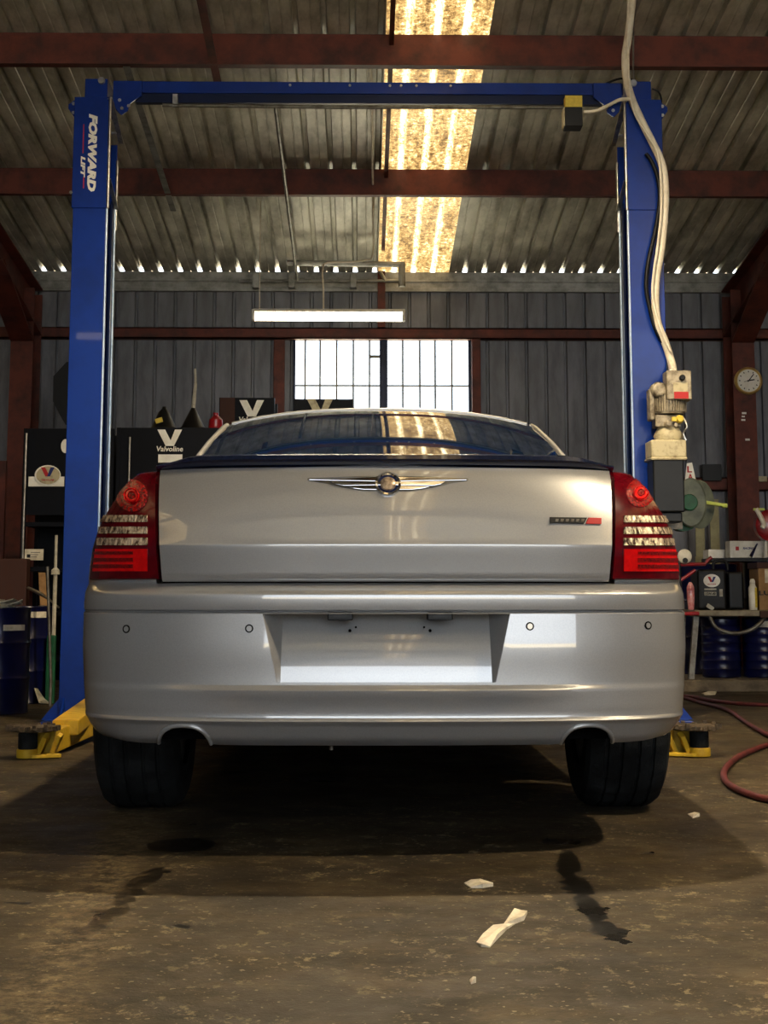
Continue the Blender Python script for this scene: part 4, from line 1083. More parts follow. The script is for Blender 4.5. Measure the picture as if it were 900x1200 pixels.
# overhead beam: upper and lower faces, with bolts, and the shut-off bar below
g0, g1 = LXL1 + .17, LXR0 - .15
zb0 = at(450, 121, YL0 + .05).z; zb1 = at(450, 97, YL0 + .05).z
bm = B(); box(bm, g0 - .14, g1 + .14, YL0 + .04, YL0 + .10, zb0 + .055, zb1); bo = obj('overhead_beam', bm, M['blue'], lift, bevel=.003)
bm = B(); box(bm, g0 - .02, g1 + .02, YL0 + .055, YL0 + .10, zb0, zb0 + .055); obj('beam_lower_flange', bm, M['blue_dark'], bo)  # shade of the lower face painted as a darker blue
bm = B()
for px in (340, 410, 457, 470, 488, 528):
    p = at(px, 101, YL0 + .04); lathe(bm, (p.x, YL0 + .038, zb1 - .022), [(.008, .004), (.008, -.006)], 6, 'y')
obj('bolt', bm, M['steel'], bo)
bm = B(); a, c = at(190, 120, YL0), at(664, 126, YL0); zc_ = at(430, 124.5, YL0).z
tube(bm, [(a.x, YL0 + .02, zc_ + .008), (a.x + 1.0, YL0 + .02, zc_), (c.x, YL0 + .02, zc_ + .006)], .012, 8); sb = obj('shut_off_bar', bm, M['dull_steel'], lift)
bm = B(); box(bm, a.x + .06, a.x + .09, YL0 + .01, YL0 + .04, zc_, zb0 + .04); obj('bar_hanger', bm, M['steel'], sb)
# limit switch box
p0, p1 = at(661, 128, YL0 - .02), at(682, 150, YL0 - .02); za = at(670, 115, YL0).z
bm = B(); box(bm, p0.x, p1.x, YL0 - .06, YL0 + .05, p1.z, p0.z + .003); sw = obj('switch_box', bm, M['black'], lift, bevel=.004)
bm = B(); box(bm, p0.x + .005, p1.x, YL0 - .05, YL0 + .03, p0.z, za); obj('yellow_bracket', bm, M['yellow_label'], sw)
bm = B(); box(bm, p0.x - .006, p0.x - .001, YL0 - .055, YL0 + .045, p1.z + .004, p0.z); obj('side_plate', bm, M['cream'], sw)
# lettering on the left sheath, reading downwards
pw = at(108, 180, YL0 - .012); hgt = at(108, 134, YL0).z - at(108, 225, YL0).z
lettering('lettering', 'FORWARD', M['sign_white'], shl, (at(108.5, 180, YL0).x, YL0 - .0095, (at(108, 134, YL0).z + at(108, 225, YL0).z) / 2), hgt, .052, rot=-PI / 2, shear=.22, bold=.06, th=.001)
h2 = at(98, 184, YL0).z - at(98, 209, YL0).z
lettering('lettering', 'LIFT', M['sign_white'], shl, (at(97.5, 196, YL0).x, YL0 - .0095, at(98, 196, YL0).z), h2, .026, rot=-PI / 2, shear=.22, bold=.05, th=.001)
for (y0, y1) in ((146, 180), (208, 221)):
    bm = B(); a, c = at(98.5, y0, YL0), at(98.5, y1, YL0); box(bm, a.x - .003, a.x + .003, YL0 - .0092, YL0 - .0082, c.z, a.z); obj('red_rule', bm, M['red_label'], shl)
# seam bolts on the sheath rims
bm = B()
for px, py in ((83.5, 226),): p = at(px, py, YL0); lathe(bm, (p.x, YL0, p.z), [(.01, .005), (.01, -.015)], 6, 'y')
obj('bolt', bm, M['steel'], shl)

# arms
def arm(s, pad, parent, xi):
    """s=-1 left; pad = floor position of the pad"""
    padx, pady = pad
    xb = xi + (.10 if s < 0 else -.10)
    bm = B(); bar(bm, (xb, 8.85, .17), (padx - s * .10, 7.25, .105), .12, .07); 
    a_ = obj('arm', bm, M['yellow'], lift, bevel=.006)
    bm = B(); bar(bm, (xb - s * .07 , 7.95, .085), (padx - s * .055, pady + .08, .060), .09, .10); obj('arm_extension', bm, M['yellow'], a_, bevel=.006)
    bm = B()
    for k, (dx, dy) in enumerate(((-.03, .02), (-.11, .10))):
        x = padx - s * (-dx + .0); y = pady + dy
        bar(bm, (padx - s * .045 - s * .05 * k, pady + .02 + .04 * k, .012), (padx - s * .085 - s * .05 * k, pady - .02 + .06 * k, .10), .022, .05, (0, 1, 0))
    bar(bm, (padx - s * .02, pady - .03, .012), (padx - s * .14, pady + .02, .012), .05, .016)
    obj('arm_bracket', bm, M['yellow'], a_, bevel=.003)
    bm = B(); lathe(bm, (padx, pady, 0), [(.046, .004), (.048, .008), (.048, .038), (.044, .042)], 20); pd = obj('pad_cup', bm, M['yellow'], a_, smooth=40)
    bm = B(); lathe(bm, (padx, pady, 0), [(.040, .042), (.042, .05), (.042, .108), (.038, .115)], 20); obj('rubber_pad', bm, M['rubber'], pd, smooth=40)
    bm = B(); n = 28; lathe(bm, (padx - s * .02, pady + .02, 0), [(.02, .117), (.09, .116), (.11, .122), (.10, .138), (.02, .142)], 20)
    for k in range(n):
        a = 2 * PI * k / n; rr = .105 + random.random() * .012; zz = .118 + random.random() * .012
        box(bm, padx - s * .02 + math.cos(a) * rr - .008, padx - s * .02 + math.cos(a) * rr + .008, pady + .02 + math.sin(a) * rr - .008, pady + .02 + math.sin(a) * rr + .008, zz, zz + .014 + random.random() * .008)
    obj('toothed_plate', bm, M['grime'], pd)
pl_ = floor_at(32, 889); pr2 = floor_at(820, 887)
arm(-1, (pl_.x, pl_.y), lift, LXL1); arm(1, (pr2.x, pr2.y), lift, LXR0)
# front arms folded forward under the car sills
for s, xi in ((-1, LXL1), (1, LXR0)):
    bm = B(); bar(bm, (xi - s * .10, 9.05, .17), (xi - s * .35, 10.1, .12), .12, .07); a_ = obj('arm', bm, M['yellow'], lift, bevel=.006)
    bm = B(); lathe(bm, (xi - s * .37, 10.15, 0), [(.045, .02), (.045, .16), (.07, .17), (.07, .18)], 18); obj('rubber_pad', bm, M['rubber'], a_)

# power unit on the right post
YP = YL0 - .18
def pb(x0, x1, y0, y1, ya, yb, bm):
    a, c = at(x0, y0, ya), at(x1, y1, ya); box(bm, a.x, c.x, ya, yb, c.z, a.z)
bm = B(); pb(765, 803, 538, 600, YP - .04, YP + .14, bm); pb(768, 800, 600, 612, YP - .02, YP + .12, bm); pu = obj('fluid_tank', bm, M['tank'], lift, bevel=.008)
bm = B(); pb(763, 805, 515, 536, YP - .05, YP + .14, bm); pb(762, 806, 535, 539, YP - .055, YP + .145, bm); obj('tank_cover', bm, M['cream'], pu, bevel=.012)
bm = B(); a = at(785, 502, YP); lathe(bm, (a.x, YP + .05, a.z), [(.075, -.07), (.085, -.04), (.07, -.01), (.045, .03), (.045, .05)], 20); obj('pump_neck', bm, M['cream'], pu, smooth=50)
bm = B(); pb(768, 798, 486, 500, YP - .01, YP + .10, bm); a = at(783, 497, YP - .02); lathe(bm, (a.x, YP - .01, a.z), [(.022, .02), (.022, -.02), (.012, -.035)], 14, 'y'); a = at(792, 498, YP - .02); lathe(bm, (a.x, YP - .01, a.z), [(.012, .02), (.012, -.02)], 10, 'y')
pmp = obj('pump_block', bm, M['motor'], lift, bevel=.006)
bm = B(); a = at(797, 491, YP - .04); lathe(bm, (a.x, YP - .03, a.z), [(.022, .02), (.024, -.005), (.016, -.02)], 14, 'y'); box(bm, a.x - .045, a.x + .0, YP - .04, YP - .02, a.z - .012, a.z + .012); obj('release_knob', bm, M['yellow_label'], pmp)
bm = B(); tube(bm, [at(801, 490, YP - .03), at(805, 500, YP - .04), at(801, 508, YP - .03), at(804, 516, YP - .03)], .006, 6, smooth=4); obj('release_lever', bm, M['steel'], pmp)
bm = B(); a = at(783, 455, YP + .05); c = at(783, 486, YP + .05); lathe(bm, (a.x, YP + .05, c.z), [(.085, 0), (.088, .01), (.085, a.z - c.z - .01), (.06, a.z - c.z + .01)], 24)
mt = obj('motor', bm, M['motor'], lift, smooth=40)
for k in range(22):
    an = PI * (.98 + 1.04 * k / 21); bm = B(); cx_, cy_ = a.x + math.cos(an) * .09, YP + .05 + math.sin(an) * .09
    bar(bm, (cx_, cy_, c.z + .012), (cx_, cy_, a.z - .02), .004, .022, (math.cos(an), math.sin(an), 0)); obj('cooling_fin', bm, M['motor'], mt)
bm = B(); pb(761, 768, 455, 492, YP, YP + .10, bm); a2 = at(765, 457, YP); lathe(bm, (a2.x + .03, YP - .02, a2.z), [(.045, .06), (.045, .0), (.035, -.02)], 16, 'y'); obj('junction_cover', bm, M['motor'], mt, bevel=.008)
bm = B(); pb(781, 811, 434, 468, YP - .06, YP + .06, bm); cb = obj('control_box', bm, M['motor'], lift, bevel=.006)
bm = B(); pb(789, 806, 448, 459, YP - .063, YP - .059, bm); obj('label_plate', bm, M['cream'], cb)
bm = B(); pb(790, 807, 459, 467, YP - .063, YP - .059, bm); obj('label_plate', bm, M['red_label'], cb)
bm = B(); a = at(799, 443, YP - .06); lathe(bm, (a.x, YP - .06, a.z), [(.017, .002), (.017, -.02), (.012, -.026)], 14, 'y'); obj('push_button', bm, M['black'], cb)
bm = B(); pb(776, 800, 452, 620, YP + .14, YL0 + .0, bm); obj('unit_bracket', bm, M['dull_steel'], lift)
# control cables up the right post
def cab(name, pts, r, m, label, cat='cable', parent=lift):
    P_ = [at(*p) for p in pts]
    for p in P_: p.z = min(p.z, roofz(p.y) - .012)
    bm = B(); tube(bm, P_, r, 8, smooth=5); o = obj(name, bm, m, parent, smooth=60); o['label'] = label; return o
Yk = YL0 - .035
cab('conduit', [(741, -22, Yk), (741, 0, Yk), (736, 45, Yk), (733, 65, Yk), (734, 90, Yk), (740, 115, Yk), (752, 142, Yk), (765, 168, Yk), (775, 190, Yk), (779, 215, Yk), (779, 245, Yk), (775, 290, Yk), (769, 325, Yk), (768, 355, Yk), (771, 380, Yk), (779, 400, Yk), (787, 425, Yk), (789, 437, YP - .0)], .024, M['cable_white'], 'thick white conduit running down the face of the right blue post')
cab('power_cable', [(736, 0, Yk + .0), (736, 60, Yk - .03), (738, 108, Yk - .03), (745, 135, Yk - .03), (760, 160, Yk - .035), (772, 185, Yk - .035), (775, 240, Yk - .035), (771, 285, Yk - .035), (766, 320, Yk - .035), (765, 350, Yk - .035), (774, 385, Yk - .035), (786, 412, Yk - .03)], .008, M['cable_white'], 'thin white cable strapped along the thick conduit on the right post')
cab('switch_cable', [(738, 116, Yk - .03), (726, 117, Yk - .02), (712, 124, Yk - .02), (698, 130, Yk - .0), (684, 131, Yk)], .011, M['cable_white'], 'white cable from the conduit to the small black switch box')
cab('hydraulic_hose', [(757, 180, Yk + .0), (764, 190, Yk), (771, 210, Yk), (773, 235, Yk), (768, 270, Yk), (760, 305, Yk), (757, 335, Yk), (761, 360, Yk), (768, 385, Yk), (779, 405, Yk), (788, 425, Yk), (790, 440, YP)], .012, M['black'], 'black hydraulic hose hanging on the right blue post face', 'hose')
cab('hydraulic_hose', [(706, 101, YL0 + .1), (717, 95, YL0 + .1), (730, 92, YL0 + .1), (745, 95, YL0 + .08), (752, 103, YL0 + .05)], .007, M['black'], 'thin black hose arching over the right end of the blue beam', 'hose')
cab('hydraulic_hose', [(764, 104, YL0 + .1), (772, 108, YL0 + .1), (775, 118, YL0 + .1), (772, 126, YL0 + .1)], .006, M['black'], 'small black hose loop at the top corner of right post', 'hose')
cab('chain', [(742, -20, Yk + .05), (742, 50, Yk + .05), (742, 104, Yk + .05)], .006, M['dull_steel'], 'thin chain hanging from the roof to the top of right post', 'chain')
for (px, py) in ((738, 114), (742, 122), (779, 198), (770, 302), (770, 358), (776, 390)):
    pass

# ------------------------------------------------------------------ back wall, left: oil racks
def oval(cx, cz, rx, rz, y, m, name, parent, y1=None, n=28):
    bm = B(); prism(bm, [(cx + rx * math.cos(-2 * PI * k / n), cz + rz * math.sin(-2 * PI * k / n)) for k in range(n)], y, y1 if y1 is not None else y + .004); return obj(name, bm, m, parent)
def vlogo(px, py, w, Y, parent, m1, m2, word=None, ww=None, py2=None):
    """block V logo: left arm and right arm, then the word below"""
    k = w / 2
    def q(dx, dy): p = at(px + dx, py + dy, Y); return (p.x, p.z)
    y = at(px, py, Y).y; h = w * .66
    bm = B(); prism(bm, [q(-k, -h / 2), q(-k * .38, -h / 2), q(k * .08, h * .18), q(-k * .10, h / 2), q(-k * .34, h / 2)], Y - .003, Y - .001); obj('logo', bm, m1, parent)
    bm = B(); prism(bm, [q(k, -h / 2), q(k * .42, -h / 2), q(-k * .10, h / 2), q(k * .34, h / 2)], Y - .0035, Y - .0012); obj('logo', bm, m2, parent)
    if word:
        p = at(px, py2, Y); wd = at(px + ww / 2, py, Y).x - at(px - ww / 2, py, Y).x
        lettering('lettering', word, m1, parent, (p.x, Y - .002, p.z), wd, None, shear=.15, bold=.02, th=.001)
def bxp(bm, x0, x1, y0, y1, Y, dep):
    a, c = at(x0, y0, Y), at(x1, y1, Y); box(bm, a.x, c.x, Y, Y + dep, c.z, a.z); return a, c
def rack(label, px0, px1, pytop, Y, dep, shelves=4):
    a, c = at(px0, pytop, Y), at(px1, pytop, Y); t = thing('oil_rack', label, 'rack', ((a.x + c.x) / 2, Y + dep / 2, 0)); z = a.z
    for x in (a.x, c.x - .03):
        for y in (Y, Y + dep - .03):
            bm = B(); box(bm, x, x + .03, y, y + .03, 0, z); obj('upright', bm, M['cabinet'], t)
    bm = B(); box(bm, a.x + .03, c.x - .03, Y + .008, Y + .02, z - .62, z); box(bm, a.x + .03, c.x - .03, Y + dep - .02, Y + dep - .01, .1, z); hd = obj('header_panel', bm, M['cabinet'], t)
    for k in range(shelves):
        zz = .25 + (z - .95) * k / max(1, shelves - 1); bm = B(); box(bm, a.x + .03, c.x - .03, Y + .02, Y + dep - .02, zz, zz + .03); obj('shelf', bm, M['cabinet'], t)
    return t, hd, a, c, z
YR = 11.0
r1, h1, a1, c1, zr1 = rack('navy black oil rack with round sign, half hidden by the left blue post', 28, 134, 502, YR, .5)
bm = B(); p = at(28, 600, YR - .03); tube(bm, [(p.x, YR - .03, at(28, 690, YR).z), (p.x, YR - .03, at(28, 508, YR).z)], .009, 8); obj('edge_tube', bm, M['steel'], r1)
bm = B(); a, c = bxp(bm, 33.5, 75, 558.5, 570, YR - .01, .008); obj('sign_plate', bm, M['sign_white'], r1)
p = at(56.5, 557, YR); oval(p.x, p.z, .092, .071, YR - .024, M['sign_white'], 'round_sign', r1, YR - .012)
p2 = at(56.5, 557, YR - .02); oval(p2.x, p2.z, .084, .064, YR - .027, M['cream'], 'round_sign', r1, YR - .0245)
vlogo(56, 553, 16, YR - .028, r1, M['red_label'], M['logo_blue'], 'VALVOLINE', 15, 562.5)
bm = B(); bxp(bm, 29, 50.5, 643.5, 656.5, YR - .02, .006); nn = obj('paper_notice', bm, M['paper'], r1)
for k in range(3):
    bm = B(); bxp(bm, 36, 47 - k * 2, 647 + k * 2.6, 647.8 + k * 2.6, YR - .0215, .001); obj('printed_line', bm, M['dull_steel'], nn)
bm = B(); bxp(bm, 31.5, 35.5, 649.5, 653.5, YR - .0215, .001); obj('printed_line', bm, M['black'], nn)
p = at(77, 523, YR); oval(p.x, p.z, .03, .05, YR - .02, M['sign_white'], 'round_sign', r1, YR - .008)
r2, h2_, a2_, c2_, zr2 = rack('navy black oil rack with white V sign, between left post and car', 137, 262, 501, YR + .1, .5)
bm = B(); p = at(152, 520, YR + .07); tube(bm, [(p.x, YR + .07, .4), (p.x, YR + .07, at(152, 511, YR).z)], .008, 8); obj('edge_tube', bm, M['steel'], r2)
vlogo(199, 513, 29, YR + .10, r2, M['sign_white'], M['sign_white'], 'Valvoline', 31, 526)
bm = B(); bxp(bm, 185.5, 213.5, 532.5, 542, YR + .09, .006); obj('sign_strip', bm, M['sign_white'], r2)
r3, h3, a3, c3, zr3 = rack('tall dark oil rack with white V sign behind the car roof, left of window', 257, 322, 466, 13.1, .45)
bm = B(); bxp(bm, 258, 274, 466, 560, 13.09, .01); obj('side_panel', bm, M['brown'], r3)
vlogo(295, 478.5, 29, 13.09, r3, M['sign_white'], M['sign_white'], 'Valvoline', 30, 491.5)
r4, h4, a4, c4, zr4 = rack('tall dark oil rack standing in front of the window', 344, 413.5, 467.5, 13.1, .45)
vlogo(375, 477.5, 31, 13.09, r4, M['cream'], M['cream'])
# funnels and things on rack 2
def funnel(px, py0, py1, Y, r, m, label, hose=None, tilt=0):
    b0 = at(px, py1, Y); tp = at(px, py0, Y); t = thing('funnel', label, 'funnel', (b0.x, b0.y, b0.z))
    h = tp.z - b0.z; bm = B(); lathe(bm, (b0.x, Y, b0.z), [(r, 0), (r, .02), (r * .93, .025), (.022, h * .72), (.014, h)], 20); obj('cone', bm, m, t, smooth=50)
    return t
YQ = YR + .32
zq = zr2
def on_rack(px): return at(px, 500, YQ).x
f1 = thing('funnel', 'dark upturned funnel with a yellow label on the oil rack', 'funnel', (on_rack(192), YQ, zq))
bm = B(); x = on_rack(192); lathe(bm, (x, YQ, zq), [(.105, .0), (.105, .015), (.09, .03), (.04, .14), (.018, .165), (.014, .18)], 20); obj('cone', bm, M['tank'], f1, smooth=50)
bm = B(); bar(bm, (x - .05, YQ - .088, zq + .06), (x - .0, YQ - .088, zq + .075), .005, .035); obj('label_patch', bm, M['yellow_label'], f1)
bm = B(); x = on_rack(226); f2 = thing('funnel', 'dark funnel with tall pale curved spout on the oil rack', 'funnel', (x, YQ, zq))
lathe(bm, (x, YQ, zq), [(.105, 0), (.105, .012), (.085, .03), (.025, .15), (.015, .17)], 20); obj('cone', bm, M['black'], f2, smooth=50)
bm = B(); tube(bm, [(x - .0, YQ, zq + .16), at(228, 462, YQ), at(229, 448, YQ), at(228.5, 432, YQ)], [.014] * 5 + [.012] * 5 + [.009] * 5 + [.007], 8, smooth=5); obj('spout', bm, M['cloth'], f2, smooth=60)
bm = B(); x = on_rack(252); lathe(bm, (x, YQ + .05, zq), [(.05, 0), (.055, .01), (.05, .09), (.02, .12), (.02, .14)], 16); tag(obj('oil_jug', bm, M['red'], smooth=40, loc=(x, YQ, zq)), 'small dark red jug on the oil rack beside the tall-spouted funnel', 'jug')

# faceted dark shade on the wall behind the left post
p = at(76, 463, 12.6); bm = B(); poly = [(62.5, 441), (78, 424), (96, 424), (108, 441), (108, 480), (96, 498), (77, 498), (70, 486), (62, 470)]
prism(bm, [(at(x, y, 12.6).x, at(x, y, 12.6).z) for x, y in poly], 12.6, 12.63)
prism(bm, [(at(x * .7 + 85 * .3, y * .7 + 462 * .3, 12.6).x, at(x * .7 + 85 * .3, y * .7 + 462 * .3, 12.6).z) for x, y in poly], 12.57, 12.6)
dsh = obj('fan_guard', bm, M['tank'], loc=(p.x, 12.6, 0)); 
bm = B(); tube(bm, [(at(85, 480, 12.66).x, 12.66, 0.0), (at(85, 480, 12.66).x, 12.66, at(85, 430, 12.66).z)], .02, 8); tag(dsh, 'dark faceted fan head on a stand behind the left blue post', 'fan')
obj('stand_pole', bm, M['dull_steel'], dsh)

# drums
def drum(px_c, Yd, rad, h, label, base=0.0, m=M['navy'], paper=None, bung=True, stag='drum'):
    x = at(px_c, 760, Yd).x; t = thing('drum', label, 'drum', (x, Yd, base)); 
    bm = B(); r = rad
    pr = [(r * .2, .012), (r - .012, .012), (r, 0), (r + .004, .006), (r, .014)]
    for f in (1 / 3, 2 / 3): pr += [(r, h * f - .018), (r + .009, h * f), (r, h * f + .018)]
    pr += [(r, h - .014), (r + .004, h - .006), (r + .002, h), (r - .012, h), (r - .014, h - .014), (r * .2, h - .014), (0.0005, h - .014)]
    lathe(bm, (x, Yd, base), pr, 36); obj('shell', bm, m, t, smooth=40)
    if bung: bm = B(); lathe(bm, (x + r * .6, Yd, base + h - .014), [(.03, 0), (.03, .018), (.02, .02)], 12); obj('bung', bm, M['dull_steel'], t)
    if paper:
        pa, pb_, z0, z1 = paper; bm = B(); rows_ = []
        for z in (z0, z1): rows_.append([(x + math.sin(a) * (r + .003), Yd - math.cos(a) * (r + .003), base + z) for a in [pa + (pb_ - pa) * i / 6 for i in range(7)]])
        grid(bm, rows_); lb = obj('paper_label', bm, M['paper'], t, solid=.001)
    return t
YD = floor_at(0, 838).y + .195
drum(-3, YD, .195, at(10, 712, YD - .19).z, 'navy steel drum at the left edge, nearest the camera', paper=(.38, 1.15, .50, .535))
drum(28, YD + .95, .195, .64, 'navy steel drum standing behind the left-edge drum', paper=(.30, 1.0, .565, .605))
p = at(8, 712, YD - .05); bm = B()
for k in range(9):
    a = k * 2.1; bar(bm, (p.x - .05 + .07 * math.sin(a), YD - .1 + .06 * math.cos(a * 1.7), p.z + .003), (p.x + .02 + .07 * math.cos(a * 1.3), YD - .06 + .06 * math.sin(a), p.z + .03 + .02 * math.sin(k)), .045, .010, (0, .3, 1))
tag(obj('rag', bm, M['cloth'], loc=(p.x, YD - .1, p.z), bevel=.004), 'crumpled pale rag lying on the left-edge navy drum', 'rag')
# cartons and timber behind the drums
bm = B(); a = at(10, 655, 10.9); c = at(33, 712, 10.9); box(bm, a.x - .1, c.x, 10.82, 10.93, .0, a.z); tag(obj('crate', bm, M['brown'], loc=(a.x, 10.9, 0), bevel=.006), 'dark brown wooden crate standing behind the left drums', 'crate')
bm = B(); a = at(30, 670, 10.5); c = at(37, 712, 10.5); bar(bm, (a.x + .01, 10.88, a.z), (c.x + .05, 10.7, .3), .05, .012); bar(bm, (c.x + .05, 10.7, .3), (c.x + .05, 10.7, .0), .05, .012); bmesh.ops.translate(bm, verts=bm.verts, vec=(0, .1, 0)); tag(obj('timber_offcut', bm, M['carton'], loc=(a.x, 10.5, 0)), 'tan board leaning at left between the drums and the oil rack', 'board')
bm = B(); a = at(66, 627, 10.5); c = at(65, 668, 10.5); tube(bm, [(a.x, 10.5, a.z), (c.x, 10.5, c.z)], .010, 8); lathe(bm, (c.x, 10.5, c.z - .03), [(.03, 0), (.028, .03), (.012, .045)], 12)
tube(bm, [(c.x, 10.5, c.z - .03), (c.x, 10.5, 0.0)], .014, 8); tag(obj('grease_gun_stand', bm, M['cloth'], loc=(c.x, 10.5, 0), smooth=40), 'pale rod rising from a dark foot pump beside the left post', 'pump')
bm = B(); a, c = at(55.5, 664, 10.2), at(59.5, 796, 10.2); tube(bm, [a, c + Vector((0, 0, .0)), (c.x, 10.2, 0)], .010, 8); tag(obj('pole', bm, M['dull_steel'], loc=(c.x, 10.2, 0), smooth=60), 'thin grey pole standing between left drums and blue post', 'pole')
bm = B(); a, c = at(36, 690, 10.1), at(70, 712, 10.1); tube(bm, [at(33, 689, 10.81), at(46, 695, 10.72), at(57, 702, 10.66), at(69, 712, 10.6)], [.012, .014, .008, .006], 8); tag(obj('pry_bar', bm, M['steel'], loc=a, smooth=60), 'shiny steel bar sloping across the clutter left of the blue post', 'tool')
bm = B(); p = floor_at(38, 826); q = floor_at(44, 838); 
for k in range(5): bar(bm, (p.x + .01 * k, p.y + .1, .10 - .016 * k), (p.x + .06 + .012 * k, p.y - .02, .012), .03, .008, (.3, 0, 1))
tag(obj('rag', bm, M['cloth'], loc=(p.x, p.y, 0), bevel=.003), 'dirty pale rag hanging down to the floor beside left drum', 'rag')
bm = B(); a = at(-6, 540, 12.4); c = at(3, 658, 12.4); box(bm, a.x, c.x, 12.4, 12.46, 0, a.z); tag(obj('door_post', bm, M['red_steel'], loc=(a.x, 12.4, 0)), 'red brown post at the far left edge behind the drums', 'post')
bm = B(); p = at(49, 755, 10.42); box(bm, p.x + .03, p.x + .09, 10.42, 10.46, .0, at(49, 745, 10.3).z); tag(obj('toolbox', bm, M['green'], loc=(p.x, 10.3, 0), bevel=.008), 'dark green box on the floor beside the second left drum', 'box')

# ------------------------------------------------------------------ right side: clock, hose reel, bench, drums
p = at(877.5, 446, YW - .50); Yk2 = YW - .46 - .04
ck = thing('wall_clock', 'round gold-rimmed clock fixed to the right red column', 'clock', (p.x, Yk2, p.z))
s_ = at(878 + 16.4, 446, Yk2).x - at(878, 446, Yk2).x
bm = B(); lathe(bm, (p.x, Yk2 + .04, p.z), [(s_ * .96, .0), (s_, .01), (s_, .03), (s_ * .9, .045), (s_ * .80, .038)][::1], 40, 'y') if False else lathe(bm, (p.x, Yk2 + .04, p.z), [(s_ * .96, 0), (s_, -.01), (s_, -.03), (s_ * .9, -.042), (s_ * .80, -.034)], 40, 'y'); obj('rim', bm, M['clock_rim'], ck, smooth=50)
def cdisc(r, h0, h1, m, name, n=36): 
    bm = B(); lathe(bm, (p.x, Yk2 + .04, p.z), [(r, -h0), (r, -h1)], n, 'y'); return obj(name, bm, m, ck)
face = None
bm = B(); lathe(bm, (p.x, Yk2 + .04, p.z), [(s_ * .81, -.034), (s_ * .80, -.038)], 36, 'y'); face = obj('face', bm, M['sign_white'], ck)
for k in range(12):
    a = 2 * PI * k / 12; bm = B(); u = Vector((math.sin(a), 0, math.cos(a))); c = Vector((p.x, Yk2 + .001, p.z)); bar(bm, c + u * s_ * .60, c + u * s_ * .70, .008, .003, (0, 1, 0)); obj('hour_mark', bm, M['black'], face)
for a, l_, w_ in ((math.radians(80), .42, .011), (math.radians(38), .60, .008), (math.radians(255), .35, .004)):
    bm = B(); u = Vector((math.sin(a), 0, math.cos(a))); c = Vector((p.x, Yk2 - .001, p.z)); bar(bm, c - u * s_ * .1, c + u * s_ * l_, w_, .002, (0, 1, 0)); obj('clock_hand', bm, M['black'], face)

# things on the low girt
YG = YW - .05
def gput(name, px0, px1, py0, py1, m, label, cat, Y=13.86, dep=.1, bev=.004):
    bm = B(); a, c = bxp(bm, px0, px1, py0, py1, Y, dep); return tag(obj(name, bm, m, bevel=bev, loc=((a.x + c.x) / 2, Y, c.z)), label, cat)
gput('dark_box', 823, 846, 544, 563.5, M['tank'], 'dark box sitting on the low red wall rail behind the hose reel', 'box')
gput('rag_bundle', 884, 899, 558, 564.5, M['cream'], 'cream bundle lying on the low wall rail right of the clock column', 'rag')
for k, (x0, x1, y0, lab) in enumerate(((815, 826.5, 611, 'cream board leaning on the wall, nearer the right lift post'), (831.5, 844, 585, 'taller cream board leaning on the wall beside right red column'))):
    bm = B(); bxp(bm, x0, x1, y0, 652, 13.6, .015); o = tag(obj('board', bm, M['board'], loc=at((x0 + x1) / 2, 652, 13.6)), lab, 'board')
    bm = B(); a, c = at(x0, 652, 13.6), at(x1, 652, 13.6); box(bm, a.x, c.x, 13.6, 13.615, 0, c.z); obj('lower_panel', bm, M['board'], o)
# white and red sign behind the power unit
p = at(808, 553, 9.6); bm = B(); V = [at(805, 543, 9.6), at(811, 542, 9.6), at(819, 579, 9.6), at(801, 579, 9.6)]; prism(bm, [(v.x, v.z) for v in V], 9.6, 9.606); sg = tag(obj('leaning_sign', bm, M['sign_white'], loc=p), 'narrow white sign with red letters behind the power unit', 'sign')
lettering('lettering', 'L', M['red_label'], sg, (at(808, 550, 9.6).x, 9.598, at(808, 550, 9.6).z), .03, .04, bold=.03, th=.001); lettering('lettering', 'A', M['red_label'], sg, (at(809, 559, 9.6).x, 9.598, at(809, 559, 9.6).z), .035, .04, bold=.03, th=.001)
# hose reel on stand
YH = 9.35; p = at(815, 590, YH); hr = thing('hose_reel', 'grey and green hose reel behind the power unit on right post', 'hose reel', (p.x, YH, 0))
bm = B(); lathe(bm, (p.x, YH, p.z), [(.001, -.10), (.14, -.10), (.15, -.09), (.14, -.08), (.07, -.07)], 30, 'y'); lathe(bm, (p.x, YH, p.z), [(.07, .07), (.14, .08), (.15, .09), (.14, .10), (.001, .10)], 30, 'y'); 
for v in bm.verts: v.co = Vector((p.x + (v.co.x - p.x) * .62 + (v.co.y - YH) * .5, v.co.y, v.co.z))
obj('reel_disc', bm, M['grey_green'], hr, smooth=40)
bm = B(); lathe(bm, (p.x + .0, YH, p.z), [(.001, .12), (.045, .12), (.05, .115), (.05, .10)], 18, 'y'); 
for v in bm.verts: v.co.x += -.06; v.co.y = YH - (v.co.y - YH)
obj('hub', bm, M['green'], hr, smooth=40)
bm = B(); q = at(805, 603, YH - .05); lathe(bm, (q.x - .02, YH, q.z), [(.001, -.05), (.10, -.05), (.10, .05), (.001, .05)], 24, 'y'); obj('hose_coil', bm, M['green'], hr, smooth=40)
bm = B(); box(bm, LXR1 - .02, p.x, YH - .02, YH + .26, p.z - .03, p.z + .05); box(bm, LXR1 - .06, LXR1 + .03, YL1 + .001, YH + .02, p.z - .08, p.z + .08); obj('bracket', bm, M['tank'], hr)
bm = B(); tube(bm, [at(826, 588.5, YH), at(847, 592, YH)], .011, 8); lathe(bm, at(849, 592.5, YH), [(.014, -.015), (.014, .015)], 8, 'x'); obj('lever', bm, M['lime'], hr)

